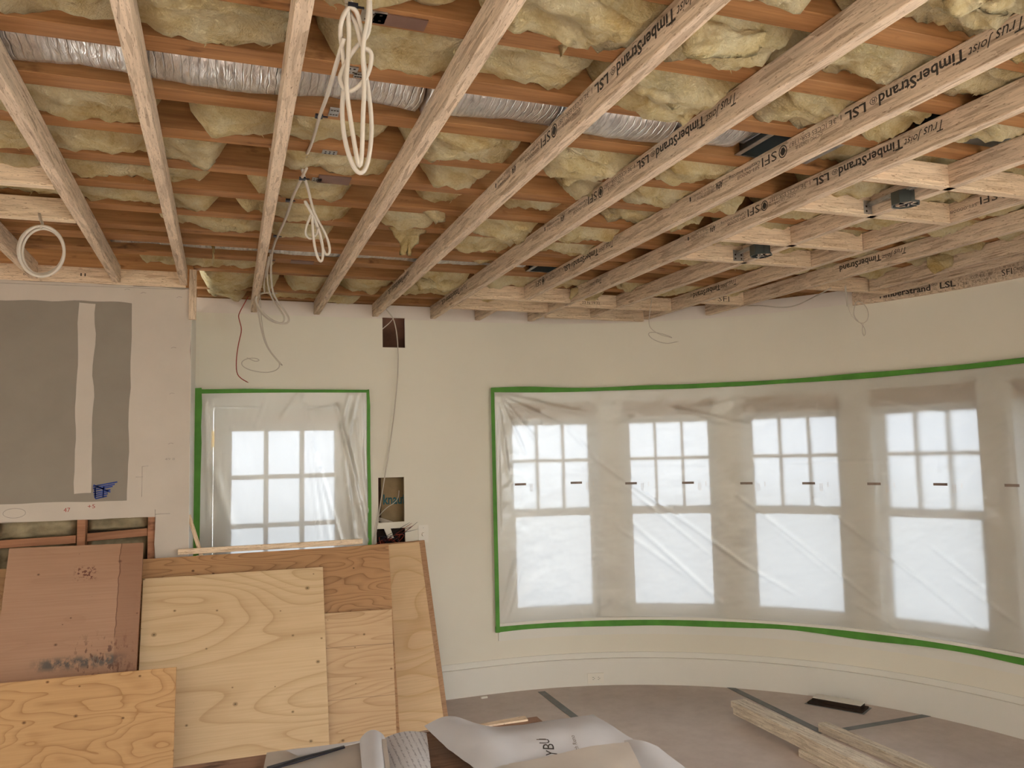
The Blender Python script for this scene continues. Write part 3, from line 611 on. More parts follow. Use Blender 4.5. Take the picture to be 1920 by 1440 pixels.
# hanging torn tufts: outline in the picture plane of the hanging sheet, y of the sheet, thickness
def tuft(pts, Y, th, label, seed=0, hole=None, lean=0):
    P = [PY(x, y, Y) for x, y in pts]; c = sum(P, Vector())/len(P)
    # dense outline with ragged edge
    Q = []
    for a, b in zip(P, P[1:]+P[:1]):
        n = max(2, int((b-a).length/.012))
        for i in range(n):
            p = a.lerp(b, i/n); rag = Vector((noise.noise(p*60+Vector((seed, 0, 0))), 0, noise.noise(p*60+Vector((0, seed, 5)))))*.007; Q.append(p+rag)
    R = 7; m = MB(); k = len(Q)
    for side in (0, 1):
        for r in range(R):
            s = 1-r/R
            for p in Q:
                q = c+(p-c)*s; d = th*math.sqrt(max(0, 1-s*s))+.003*(s < 1)
                d *= 1+.9*fbm((q.x*9+seed, q.z*9, seed), 4); off = .028*fbm((q.x*5+seed, q.z*5, 3), 3)
                m.v.append((q.x, q.y+off+lean*(q.z-OZ)+(-d if side == 0 else d*.6), q.z))
        m.v.append((c.x, c.y+(-th if side == 0 else th*.6), c.z))
    S = k*R+1
    for side in (0, 1):
        o = side*S
        for r in range(R-1):
            for i in range(k): m.f.append((o+r*k+i, o+r*k+(i+1) % k, o+(r+1)*k+(i+1) % k, o+(r+1)*k+i))
        for i in range(k): m.f.append((o+(R-1)*k+i, o+(R-1)*k+(i+1) % k, o+R*k))
    for i in range(k): m.f.append((i, (i+1) % k, S+(i+1) % k, S+i))
    o = m.build('insulation_tuft', MAT['insul'], smooth=True); return tag(o, label, 'insulation', 'torn insulation hanging down')
TU = [([(764, 352), (790, 362), (830, 362), (872, 366), (864, 390), (852, 397), (838, 392), (836, 412), (818, 418), (803, 404), (786, 390)], 3.33, .022, 'bright yellow torn insulation flap hanging below the cable bundle level'),
 ([(722, 400), (745, 398), (790, 400), (806, 418), (798, 437), (788, 440), (784, 456), (772, 468), (770, 482), (764, 480), (766, 466), (758, 478), (748, 478), (752, 460), (738, 440), (728, 425), (716, 416)], 3.62, .022, 'large torn insulation flap with two dangling fingers'),
 ([(1040, 300), (1110, 290), (1180, 300), (1130, 325), (1090, 335), (1072, 345), (1062, 352), (1054, 340), (1048, 318)], 2.74, .03, 'crumpled insulation clump draped over old joist near lettered joist'),
 ([(1065, 338), (1100, 330), (1135, 342), (1132, 360), (1112, 372), (1090, 372), (1070, 356)], 2.9, .025, 'grey-yellow rounded insulation lobe under the crumpled clump'),
 ([(1235, 130), (1290, 135), (1380, 150), (1378, 172), (1330, 188), (1280, 195), (1262, 206), (1250, 192), (1238, 165)], 1.98, .032, 'torn insulation clump above the end of the foil duct'),
 ([(1000, 40), (1060, 40), (1160, 60), (1150, 80), (1110, 78), (1080, 72), (1056, 90), (1053, 108), (1046, 88), (1035, 70), (1010, 50)], 1.85, .03, 'broad shredded insulation sheet at the top of the picture'),
 ([(1285, 40), (1360, 50), (1440, 70), (1420, 100), (1380, 105), (1350, 108), (1320, 112), (1290, 108), (1275, 80)], 1.62, .035, 'thick lumpy insulation between two lettered joists at the top'),
 ([(1765, 0), (1850, -10), (1905, 0), (1890, 26), (1840, 34), (1822, 22), (1795, 36), (1772, 18)], 1.33, .03, 'pale insulation lump in the top right corner'),
 ([(345, 275), (375, 270), (410, 282), (408, 292), (395, 315), (385, 320), (362, 310), (346, 292)], 2.94, .02, 'rounded insulation pouch hanging left of the cable joist'),
 ([(395, 440), (402, 438), (403, 462), (401, 490), (399, 497), (397, 470)], 4.2, .006, 'thin insulation strand dangling left of the cables'),
 ([(410, 385), (450, 388), (452, 410), (440, 432), (425, 436), (418, 415)], 3.72, .02, 'insulation fold hanging over an old joist left of the cables'),
 ([(1072, 540), (1085, 538), (1100, 536), (1112, 540), (1100, 546), (1088, 548), (1078, 552), (1071, 562), (1068, 558), (1070, 550)], 4.6, .012, 'small star shaped insulation scrap above the stamped header'),
 ([(945, 420), (985, 400), (1020, 405), (1000, 440), (975, 458), (965, 455), (955, 440)], 3.62, .022, 'insulation wedge hanging beside the seventh joist'),
 ([(880, 468), (910, 450), (960, 450), (985, 462), (965, 482), (930, 488), (900, 494), (885, 485)], 4.1, .025, 'curly insulation clump in front of the far foil duct'),
 ([(770, 520), (810, 512), (860, 510), (880, 525), (850, 545), (835, 548), (810, 540), (785, 545)], 4.62, .03, 'crumpled insulation clump behind the far foil duct'),
 ([(1735, 478), (1750, 482), (1775, 470), (1787, 478), (1782, 500), (1770, 506), (1752, 514), (1742, 502)], 3.3, .015, 'torn insulation tongue hanging between the last joists by the bow'),
 ([(645, 640), (645, 640.5), (646, 641)], 5.3, .001, '')]
for i, (p, Y, th, lb) in enumerate(TU[:-1]): tuft(p, Y, th, lb, i*3.3)
# ---- foil ducts, boots
def duct(x0, x1, y0, y1, zb, label, sag=.02, seed=0):
    n = int((x1-x0)/.025); m = MB(); K = 18; cy = (y0+y1)/2; ry = (y1-y0)/2; rz = .075
    for i in range(n+1):
        x = x0+(x1-x0)*i/n; s = .5+.5*math.cos(x*8.5+seed); zc = zb+rz-sag*s
        for j in range(K):
            t = 2*math.pi*j/K; sq = lambda c: math.copysign(abs(c)**.75, c)
            d = 1+.06*fbm((x*14+seed, math.cos(t)*2, math.sin(t)*2), 3)
            m.v.append((x+.004*noise.noise(Vector((x*40, t, seed))), cy+sq(math.cos(t))*ry*min(d, 1), zc+sq(math.sin(t))*rz*d))
    for i in range(n):
        for j in range(K): a = i*K+j; b = i*K+(j+1) % K; m.f.append((a, b, b+K, a+K))
    m.f += [tuple(range(K-1, -1, -1)), tuple(n*K+j for j in range(K))]
    return tag(m.build('flexible_duct', MAT['foil'], smooth=True), label, 'duct')
a, b = OJ[1+K0][1]+.004, OJ[2+K0][0]-.004
duct(-.60, .55, a, b, 2.712, 'crinkled silver foil flexible duct in the near joist bay, left length'); duct(.57, 1.68, a, b, 2.712, 'crinkled silver foil flexible duct in the near joist bay, right length', seed=2)
a, b = OJ[8+K0][1]+.004, OJ[9+K0][0]-.004
duct(-.52, .18, a, b, 2.725, 'thin visible foil duct strip in the far bay, left length', .008); duct(.2, 1.62, a, b, 2.72, 'foil duct in the far joist bay, right length', .008, 3)
def boot(x0, x1, y0, y1, z, label):
    e = empty('duct_boot', ((x0+x1)/2, (y0+y1)/2, z), label, 'duct boot'); t = .003
    m = MB().box((x0, y0, z), (x0+t, y1, z+.14)).box((x1-t, y0, z), (x1, y1, z+.14)).box((x0, y0, z), (x1, y0+t, z+.14)).box((x0, y1-t, z), (x1, y1, z+.14)).box((x0, y0, z+.137), (x1, y1, z+.14)); m.build('box', MAT['dark_steel'], e)
    m = MB().box((x0-.02, y0-.002, z-.002), (x0, y1+.002, z+.001)).box((x1, y0-.002, z-.002), (x1+.02, y1+.002, z+.001)).box((x0-.02, y1, z-.002), (x1+.02, y1+.03, z+.001)); m.build('flange', MAT['galv'], e)
    MB().box((x0-.06, y0+.03, z+.03), (x0-.003, y1-.03, z+.13)).build('foil_collar', MAT['foil'], e)
boot(1.76, 2.04, OJ[1+K0][1]+.006, OJ[2+K0][0]-.006, 2.715, 'black sheet metal register boot at the end of the near duct')
boot(1.68, 1.95, OJ[8+K0][1]+.006, OJ[9+K0][0]-.006, 2.715, 'black sheet metal register boot at the end of the far duct')
MB_ = MB().box((2.25, 1.93, 2.715), (2.6, 2.07, 2.85)); tag(MB_.build('metal_duct', MAT['dark_steel']), 'dark metal duct glimpsed above joists at the right edge', 'duct')
# ---- nail plates
for n, (x, y, Yv, wv, hv, mt, lb) in enumerate([(700, 30, 0, .06, .05, 'galv', 'galvanised nail plate beside the cable bundle at the top'), (655, 130, 1, .045, .04, 'galv', 'galvanised nail plate behind the hanging cable loops'), (672, 140, 1, .025, .03, 'galv', 'small galvanised plate scrap behind the cable loops'), (628, 205, 2, .03, .06, 'galv', 'galvanised strap below the foil duct'), (618, 285, 3, .05, .03, 'galv', 'galvanised nail plate left of the cable loops'), (594, 336, 4, .035, .035, 'galv', 'small galvanised nail plate next to the brown plate'),
    (630, 328, 4, .12, .085, 'plate_brown', 'brown nail plate under the end of the cable loops'), (765, 2, 0, .13, .05, 'plate_brown', 'brown nail plate at the top edge of the picture'), (568, 488, 9, .12, .07, 'plate_brown', 'brown nail plate below the far foil duct')]):
    a, b = OJ[Yv+K0]; p = PZ(x, y, OZ-.001); yc = min(max(p.y, a+hv*.3), b-hv*.2) if mt == 'galv' else (a+b)/2
    m = MB().box((p.x-wv/2, yc-hv/2, OZ-.004), (p.x+wv/2, yc+hv/2, OZ-.0005)); o = m.build('nail_plate', MAT[mt]); tag(o, lb, 'plate', 'nail plates on old joists')
    if mt == 'galv':
        h = MB()
        for sx in (-.28, .0, .28):
            for sy in (-.25, .25): h.box((p.x+sx*wv-.003, yc+sy*hv-.003, OZ-.0046), (p.x+sx*wv+.003, yc+sy*hv+.003, OZ-.004))
        h.build('nail_holes', MAT['dark'], o)
# ---- ceiling light boxes on hanger bars
def light_box(x, ya, yb, lb):
    e = empty('light_box', (x, (ya+yb)/2, JZ), lb, 'electrical box', 'ceiling light boxes'); zb = JZ+.045; xc = x-.02
    MB().box((xc-.012, ya+.001, zb-.004), (xc+.012, yb-.001, zb+.004)).box((xc-.006, ya+.001, zb-.008), (xc+.006, yb-.001, zb+.008)).build('hanger_bar', MAT['galv'], e)
    for y, s in ((ya, 1), (yb, -1)):
        br = MB().box((xc-.03, min(y, y+s*.003), JZ+.004), (xc+.03, max(y, y+s*.003), JZ+.06)).build('bracket', MAT['galv'], e)
        hh = MB()
        for dx in (-.018, .018):
            for dz in (.015, .035): hh.box((xc+dx-.004, min(y+s*.003, y+s*.0036), JZ+dz-.004), (xc+dx+.004, max(y+s*.003, y+s*.0036), JZ+dz+.004))
        hh.build('screw_hole', MAT['dark'], br)
    yc = (ya+yb)/2+.0; r = .055; N = 8
    m = MB(); ring = []
    for rr, z in ((r, zb+.0), (r, zb-.052), (r*.9, zb-.052), (r*.9, zb-.006)):
        ring.append(len(m.v)); m.v += [(x+rr*math.cos((j+.5)*math.pi/4), yc+rr*math.sin((j+.5)*math.pi/4), z) for j in range(N)]
    for q in range(3):
        for j in range(N): m.f.append((ring[q]+j, ring[q]+(j+1) % N, ring[q+1]+(j+1) % N, ring[q+1]+j))
    m.f += [tuple(ring[0]+j for j in range(N)), tuple(ring[3]+j for j in range(N))]
    m.build('octagon_box', MAT['dark_steel'], e)
    rg = random.Random(int(x*100))
    for q in range(4):
        pts = [Vector((x+rg.uniform(-.03, .03), yc+rg.uniform(-.03, .03), zb-.05+rg.uniform(-.015, .02))) for _ in range(6)]
        tube('wire_lead', pts, .0018, MAT['white_cable' if q % 2 else 'black'], e, res=1)
    tube('feed_cable', [Vector((x+.03, yc, zb)), Vector((x+.06, yc-.06, zb+.02)), Vector((x+.12, ya+.05, zb+.03)), Vector((x+.2, ya+.02, zb+.04))], .004, MAT['white_cable'], e, res=1)
light_box(2.565, 2.245+JW/2, 2.62-JW/2, 'grey octagonal light box on a bar, nearer one at the right'); light_box(2.52, 3.115+JW/2, 3.475-JW/2, 'grey octagonal light box on a bar, farther one toward the bow')

# ---- cables
def cab(pts, label, r=.0055, mat='white_cable', name='cable', cyc=False):
    return tag(tube(name, [PY(x, y, Y) for x, y, Y in pts], r, MAT[mat], None, cyc), label, 'cable')
def hang(Y): return Y-.215*max(0, min(1, (2.5-Y)/.42))
e = empty('cable_bundle', PY(660, 10, 1.79), 'long white cable bundle looped and hung from the old joists', 'cable')
def ccab(pts, r=.0054, mat='white_cable', nm='cable_loop'): return tube(nm, [PY(x, y, hang(Y)) for x, y, Y in pts], r, MAT[mat], e)
ccab([(655, 12, 1.95), (642, 30, 1.96), (637, 60, 1.98), (643, 100, 2.0), (648, 150, 2.0), (640, 200, 2.02), (645, 260, 2.04), (660, 310, 2.05), (675, 328, 2.05), (688, 315, 2.05), (696, 270, 2.04), (697, 220, 2.03), (690, 160, 2.02), (682, 120, 2.0), (678, 60, 1.98), (670, 20, 1.95), (655, 12, 1.95)])
ccab([(652, 20, 1.96), (655, 60, 1.97), (653, 110, 1.99), (648, 160, 1.99), (658, 230, 2.0), (668, 290, 2.0), (674, 318, 2.0), (679, 290, 2.0), (680, 230, 1.99), (684, 150, 1.98), (680, 110, 1.97), (682, 70, 1.96), (690, 40, 1.95), (692, -10, 1.93)])
ccab([(656, 25, 1.97), (668, 45, 1.97), (675, 75, 1.97), (680, 90, 1.97), (697, 95, 1.97), (696, 120, 1.98), (688, 145, 1.98), (670, 165, 1.99), (650, 175, 2.0), (636, 150, 2.0), (640, 135, 2.0), (655, 105, 1.99), (670, 85, 1.98), (693, 65, 1.97), (694, 10, 1.95), (692, -20, 1.94)])
ccab([(638, 95, 2.0), (625, 140, 2.05), (612, 185, 2.2), (600, 215, 2.4), (593, 240, 2.55), (583, 275, 2.7), (570, 298, 2.85), (565, 312, 2.92), (570, 330, 2.97)])
ccab([(565, 335, 2.97), (548, 370, 3.2), (540, 400, 3.4), (522, 440, 3.75), (512, 462, 3.98), (508, 490, 4.2), (508, 520, 4.45), (512, 555, 4.75), (540, 590, 5.0), (543, 605, 5.02), (525, 608, 5.02), (500, 595, 5.0), (480, 570, 4.98), (480, 555, 4.95), (495, 548, 4.9), (515, 550, 4.85)], .006)
ccab([(505, 490, 4.2), (500, 515, 4.45), (505, 550, 4.7), (520, 575, 4.95), (535, 595, 5.0), (530, 608, 5.02), (505, 602, 5.02), (483, 580, 5.02), (480, 560, 5.02), (490, 620, 5.1), (500, 650, 5.15), (515, 670, 5.2), (526, 682, 5.22)], .005)
ccab([(502, 492, 4.2), (498, 510, 4.4), (495, 530, 4.6), (496, 545, 4.75)], .005)
ccab([(488, 560, 5.02), (490, 600, 5.1), (497, 640, 5.15), (512, 668, 5.2), (525, 680, 5.22), (523, 692, 5.22), (505, 699, 5.2), (480, 697, 5.2), (458, 690, 5.2), (451, 680, 5.2), (462, 672, 5.2), (480, 671, 5.2), (488, 676, 5.2), (478, 678, 5.2), (466, 672, 5.2)], .0028)
ccab([(570, 330, 2.97), (578, 355, 3.05), (588, 400, 3.15), (612, 440, 3.2), (620, 470, 3.22), (614, 480, 3.22), (606, 470, 3.22), (600, 440, 3.2), (585, 400, 3.15), (572, 380, 3.1), (572, 375, 3.1), (595, 420, 3.18), (606, 460, 3.2), (605, 490, 3.22), (598, 490, 3.22), (590, 465, 3.2), (586, 430, 3.17), (586, 405, 3.15)], .0055)
ccab([(582, 405, 3.15), (574, 425, 3.17), (572, 440, 3.18), (582, 450, 3.2), (594, 440, 3.2), (596, 430, 3.18)], .0045)
for x, y, Y in ((598, 218, 2.42), (567, 335, 2.96), (541, 376, 3.25), (517, 443, 3.78), (506, 488, 4.2), (661, 12, 1.95)):
    p = PY(x, y, hang(Y)); m = MB()
    m.box((-.011, -.011, -.0035), (.011, .011, .0035)); m.box((.008, -.002, -.002), (.026, .002, .002)); m.build('cable_tie', MAT['black'], e, Matrix.Translation(p))
cab([(462, 562, 5.3), (455, 575, 5.32), (447, 590, 5.33), (448, 598, 5.34), (454, 618, 5.35), (448, 640, 5.36), (443, 670, 5.36), (443, 700, 5.36), (452, 710, 5.36), (463, 716, 5.36)], 'thin red wire dangling in front of the cream wall', .003, 'red', 'wire')
cab([(728, 585, 5.42), (740, 600, 5.44), (746, 640, 5.45), (747, 690, 5.45), (742, 750, 5.455), (732, 830, 5.46), (722, 890, 5.46), (714, 940, 5.47), (707, 985, 5.47), (702, 1022, 5.47)], 'white cable running down the cream wall past the cut holes', .0038)
cab([(717, 617, 5.5), (724, 611, 5.47), (731, 605, 5.45), (735, 600, 5.44)], 'short white cable end inside the upper square hole', .003)
# left coil
e2 = empty('wire_coil', PY(80, 420, 3.38), 'coil of white cable hanging at the left edge', 'cable')
for n, (rx, ry, dx, dy) in enumerate([(43, 48, 0, 0), (40, 45, 3, 2), (44, 46, -1, -2)]):
    tube('coil_turn', [PY(78+dx+rx*math.cos(t*math.pi/8), 471+dy+ry*math.sin(t*math.pi/8), 3.36+.015*n) for t in range(16)], .0055, MAT['white_cable'], e2, True)
tube('coil_tail', [PY(78, 424, 3.37), PY(80, 419, 3.4), PY(76, 412, 3.45), PY(74, 402, 3.5)], .0055, MAT['white_cable'], e2)
# right loops
cab([(1220, 575, 4.78), (1216, 600, 4.8), (1218, 615, 4.8), (1235, 627, 4.8), (1255, 632, 4.8), (1262, 634, 4.8), (1250, 628, 4.8), (1225, 622, 4.8), (1213, 625, 4.8), (1225, 638, 4.8), (1250, 645, 4.8), (1268, 641, 4.8)], 'small white wire loop hanging in front of the bow wall', .0026)
cab([(1587, 548, 3.9), (1590, 575, 3.92), (1596, 592, 3.93), (1612, 607, 3.93), (1624, 605, 3.93), (1630, 590, 3.93), (1622, 570, 3.93), (1606, 563, 3.93), (1602, 575, 3.93), (1600, 590, 3.93), (1608, 602, 3.93), (1618, 609, 3.93), (1624, 622, 3.93), (1620, 632, 3.93), (1616, 620, 3.93), (1618, 610, 3.93)], 'knotted white wire loop hanging by the curved wall', .0026)
cab([(1545, 547, 4.0), (1520, 560, 4.2), (1490, 575, 4.4), (1460, 577, 4.5), (1430, 573, 4.6), (1405, 573, 4.7)], 'white cable sagging along the top of the bow wall', .004)
cab([(1585, 545, 3.9), (1587, 560, 3.95), (1588, 572, 4.0)], 'short white cable drop beside the knotted loop', .003)

# ================================================================== FILM AND TAPE
def seg_dist(s, z, a, b):
    ax, az = a; bx, bz = b; dx, dz = bx-ax, bz-az; t = max(0, min(1, ((s-ax)*dx+(z-az)*dz)/(dx*dx+dz*dz))); px, pz = ax+t*dx, az+t*dz
    return math.hypot(s-px, z-pz), t
FR_ = BR-.028
cr = []
for (p, q, amp, wd) in [((1181, 976), (1352, 1130), .010, .012), ((1110, 856), (1425, 1080), .009, .010), ((1165, 905), (1330, 1040), .006, .008), ((1380, 927), (1645, 1135), .008, .010), ((1526, 939), (1850, 1190), .009, .011), ((1742, 1022), (1850, 1108), .007, .008), ((1380, 1050), (1500, 1120), .006, .010), ((1600, 1130), (1700, 1190), .007, .010), ((1780, 1080), (1920, 1180), .006, .010), ((1060, 800), (1120, 860), .005, .008),
    ((935, 742), (985, 850), .007, .008), ((938, 742), (1010, 830), .006, .007), ((940, 742), (1060, 800), .006, .008), ((932, 742), (955, 900), .006, .007), ((930, 760), (938, 1000), .005, .006), ((945, 740), (1100, 775), .005, .008), ((935, 1150), (960, 1050), .005, .006), ((950, 1160), (980, 1060), .005, .007), ((1085, 1140), (1100, 1170), .006, .006), ((1110, 1140), (1125, 1175), .006, .006), ((1300, 868), (1880, 866), .003, .004), ((1130, 872), (1300, 869), .003, .004), ((1160, 990), (1300, 1090), .005, .012), ((1450, 990), (1560, 1080), .005, .012), ((1240, 760), (1420, 800), .004, .012), ((1640, 745), (1800, 780), .004, .012)]:
    a = PC(*p, FR_); b = PC(*q, FR_); cr.append(((a[0]*FR_, a[1]), (b[0]*FR_, b[1]), amp, wd))
FT0, FT1, FZ0, FZ1 = .35*D2R, TEND-.02, .435, 2.112
m = MB(); nx, nz = 500, 150
for j in range(nz+1):
    z = FZ0+(FZ1-FZ0)*j/nz
    for i in range(nx+1):
        t = FT0+(FT1-FT0)*i/nx; s = t*FR_; r = 0
        edge = min(1, min(z-FZ0, FZ1-z)/.12, (t-FT0)*FR_/.1)
        for a, b, amp, wd in cr:
            if min(a[0], b[0])-.06 < s < max(a[0], b[0])+.06 and min(a[1], b[1])-.06 < z < max(a[1], b[1])+.06:
                d, tt = seg_dist(s, z, a, b); r += amp*math.exp(-(d/wd)**2)*math.sin(math.pi*min(.97, max(.03, tt)))**.5
        r += (.006*fbm((s*2.3-z*2, z*2, 0), 3)+.0022*fbm((s*9-z*6, z*14, 2), 3))*max(0, edge)
        m.v.append(tuple(bow(t, FR_-r, z)))
for j in range(nz):
    for i in range(nx): q = j*(nx+1)+i; m.f.append((q, q+nx+1, q+nx+2, q+1))
film = m.build('masking_film', MAT['film'], smooth=True); tag(film, 'wrinkled translucent plastic film taped over the bow windows', 'film')
for (x, y) in [(975, 908), (1080, 905), (1183, 906), (1290, 905), (1400, 906), (1517, 906), (1640, 907), (1765, 908), (1900, 910)]:
    t, z = PC(x, y, FR_); hw, hh = .042/FR_, .008
    pl = MB().arc(t-hw, t+hw, FR_-.0135, FR_-.013, z-hh, z+hh, 3).build('printed_mark', MAT['film_ink'], film)
    mk = MB()
    for q in range(5): mk.arc(t+hw+.03/FR_, t+hw+.048/FR_, FR_-.0135, FR_-.013, z-.05+q*.011, z-.048+q*.011, 1)
    for q in range(2): mk.arc(t+hw+(.03+.017*q)/FR_, t+hw+(.0315+.017*q)/FR_, FR_-.0135, FR_-.013, z-.05, z+.0, 1)
    for q in range(3): mk.arc(t+hw+.08/FR_, t+hw+.087/FR_, FR_-.0135, FR_-.013, z-.02+q*.011, z-.016+q*.011, 1)
    mk.build('printed_mark', MAT['bare'], film)['kind'] = 'stuff'
# tape around the bow
def wavy_arc_tape(name, t0, t1, zc, hw, label, seed):
    n = 120; m = MB(); R0 = FR_-.004
    for i in range(n+1):
        t = t0+(t1-t0)*i/n; s = t*BR; a = zc+.006*noise.noise(Vector((s*2.2, seed, 0))); h = hw*(1+.45*noise.noise(Vector((s*1.7, seed, 4))))
        for r, z in ((R0, a-h), (R0-.002, a-h), (R0-.002, a+h), (R0, a+h)): m.v.append(tuple(bow(t, r, z)))
    for i in range(n):
        for q in range(4): m.f.append((i*4+q, i*4+(q+1) % 4, i*4+4+(q+1) % 4, i*4+4+q))
    m.f += [(3, 2, 1, 0), tuple(n*4+q for q in range(4))]
    return tag(m.build(name, MAT['green']), label, 'tape', 'green masking tape')
wavy_arc_tape('masking_tape', .1*D2R, TEND-.03, 2.112, .016, 'green masking tape along the top of the bow window film', 1)
wavy_arc_tape('masking_tape', .0, TEND-.03, .437, .021, 'green masking tape along the bottom of the bow window film', 7)
tag(MB().prism([bow(.05*D2R, FR_-.007, .415), bow(.75*D2R, FR_-.007, .415), bow(.6*D2R, FR_-.007, 2.12), bow(.0, FR_-.007, 2.125)], (0, -1, 0), .002).build('masking_tape', MAT['green']), 'green masking tape down the left side of the bow window film', 'tape', 'green masking tape')
# door film and tape
m = MB(); nx, nz = 90, 130; X0, X1, Z0, Z1 = -.165, .935, .3, 2.10
dc = []
for (p, q, amp, wd) in [((556, 740), (528, 782), .006, .006), ((567, 745), (600, 882), .006, .006), ((585, 830), (618, 1012), .007, .007), ((600, 880), (640, 1015), .007, .008), ((575, 800), (600, 1010), .005, .006), ((640, 800), (690, 1015), .012, .01), ((632, 760), (668, 900), .012, .01), ((655, 740), (640, 800), .008, .008), ((670, 740), (650, 830), .008, .008), ((645, 860), (665, 1010), .01, .009), ((668, 790), (690, 960), .01, .008), ((680, 745), (678, 1000), .008, .006), ((435, 800), (442, 880), .004, .005), ((400, 880), (440, 1010), .008, .03), ((385, 750), (392, 1000), .005, .006), ((500, 745), (480, 800), .003, .008)]:
    a = PY(*p, WY-.03); b = PY(*q, WY-.03); dc.append(((a.x, a.z), (b.x, b.z), amp, wd))
for j in range(nz+1):
    z = Z0+(Z1-Z0)*j/nz
    for i in range(nx+1):
        x = X0+(X1-X0)*i/nx; r = 0; edge = min(1, min(x-X0, X1-x)/.08, (Z1-z)/.1)
        for a, b, amp, wd in dc:
            d, tt = seg_dist(x, z, a, b)
            if d < 4*wd: r += amp*math.exp(-(d/wd)**2)
        r += (.006*fbm((x*3, z*1.6, 7), 3)+.0015*fbm((x*14, z*6, 2), 3))*max(0, edge)
        m.v.append((x, WY-.022-r, z))
for j in range(nz):
    for i in range(nx): q = j*(nx+1)+i; m.f.append((q, q+nx+1, q+nx+2, q+1))
tag(m.build('masking_film', MAT['film'], smooth=True), 'wrinkled translucent plastic film taped over the glazed door', 'film')
def ftape(pts, label, parent=None):
    o = MB().prism([PY(x, y, WY-.026) for x, y in pts], (0, -1, 0), .002).build('masking_tape', MAT['green'])
    return tag(o, label, 'tape', 'green masking tape')
ftape([(364, 728), (378, 727), (379, 760), (377, 800), (378, 830), (376, 900), (374, 1040), (358, 1045), (361, 900), (362, 800)], 'wide green masking tape down the left side of the door')
ftape([(378, 730), (460, 729), (545, 730), (690, 731), (692, 736), (540, 736), (440, 737), (378, 738)], 'narrow green masking tape across the top of the door')
ftape([(687, 731), (692, 730), (694, 760), (694, 850), (696, 930), (697, 1035), (690, 1035), (690, 930), (688, 850), (688, 760)], 'narrow green masking tape down the right side of the door')

# ================================================================== WALL FITTINGS
def wall_plate(name, x0, x1, z0, z1, label, cat): 
    e = empty(name, ((x0+x1)/2, WY, z0), label, cat); MB().box((x0, WY-.006, z0), (x1, WY-.0002, z1)).build('plate', MAT['plastic'], e); return e
e = wall_plate('dimmer_switch', 1.268, 1.338, 1.062, 1.18, 'white dimmer switch on the cream wall above the plywood', 'switch')
kb = MB(); N = 16
for z, r in ((0, .0135), (.016, .012)):
    kb.v += [(1.303+r*math.cos(2*math.pi*j/N), WY-.006-z, 1.118+r*math.sin(2*math.pi*j/N)) for j in range(N)]
for j in range(N): kb.f.append((j, (j+1) % N, N+(j+1) % N, N+j))
kb.f += [tuple(range(N)), tuple(range(N, 2*N))]; kb.build('knob', MAT['plastic'], e)
MB().box((1.301, WY-.0075, 1.16), (1.305, WY-.006, 1.164)).build('screw', MAT['galv'], e)
# gang box with wires in the lowest hole
e = empty('switch_box', (1.08, WY+.05, 1.02), 'open wall box with tangled wires behind the plywood top edge', 'electrical box')
MB().box((.985, WY+.075, 1.02), (1.176, WY+.083, 1.165)).box((.985, WY+.004, 1.02), (.988, WY+.075, 1.165)).box((1.173, WY+.004, 1.02), (1.176, WY+.075, 1.165)).build('box', MAT['dark'], e)
MB().prism([Vector((1.035, WY+.002, 1.168)), Vector((1.078, WY+.002, 1.168)), Vector((1.1, WY+.002, 1.105)), Vector((1.062, WY+.002, 1.098))], (0, 1, 0), .02).build('drywall_scrap', MAT['wall'], e)
rg = random.Random(11)
for q in range(16):
    x = rg.uniform(.995, 1.165); p = [Vector((x, WY+.06, rg.uniform(1.03, 1.12)))]
    for s in range(3): p.append(Vector((x+rg.uniform(-.05, .06), WY+.02-.025*s, rg.uniform(1.05, 1.13))))
    if q < 6: p.append(Vector((1.1+rg.uniform(0, .13), WY-.03, 1.13+rg.uniform(.0, .06))))
    tube('wire_lead', p, .0016 if q < 6 else .003, MAT['black' if q % 3 else 'red'], e, res=1)
e = empty('wall_wires', (1.0, WY+.05, 1.21), 'white wire ends inside the middle cut hole', 'cable')
tube('wire_lead', [Vector((1.0, WY+.06, 1.23)), Vector((1.01, WY+.04, 1.26)), Vector((1.06, WY+.03, 1.31)), Vector((1.11, WY+.03, 1.335)), Vector((1.14, WY+.03, 1.37)), Vector((1.143, WY+.03, 1.41))], .0028, MAT['white_cable'], e, res=1)
for q in range(4): tube('wire_lead', [Vector((.99, WY+.05, 1.245-q*.006)), Vector((1.03, WY+.03, 1.235-q*.008)), Vector((1.06+.01*(3-q), WY+.03, 1.212))], .0028, MAT['white_cable'], e, res=1)
# outlet on the curved baseboard
t0, z0 = PC(1117, 1271, BR-.02)[0], .052
e = empty('outlet', bow(t0, BR-.017, z0), 'white duplex outlet set sideways in the curved baseboard', 'outlet')
hw = .058/BR
MB().arc(t0-hw, t0+hw, BR-.0235, BR-.0172, z0-.036, z0+.036, 4).build('plate', MAT['plastic'], e)
MB().arc(t0-.033/BR, t0+.033/BR, BR-.0255, BR-.0235, z0-.017, z0+.017, 4).build('receptacle', MAT['plastic'], e)
sl_ = MB()
for c in (-.019, .019):
    for dz in (-.007, .007): sl_.arc(t0+(c-.004)/BR, t0+(c+.004)/BR, BR-.0262, BR-.0255, z0+dz-.0012, z0+dz+.0012, 1)
    sl_.arc(t0+(c+.007)/BR, t0+(c+.011)/BR, BR-.0262, BR-.0255, z0-.002, z0+.002, 1)
sl_.build('slots', MAT['dark'], e)

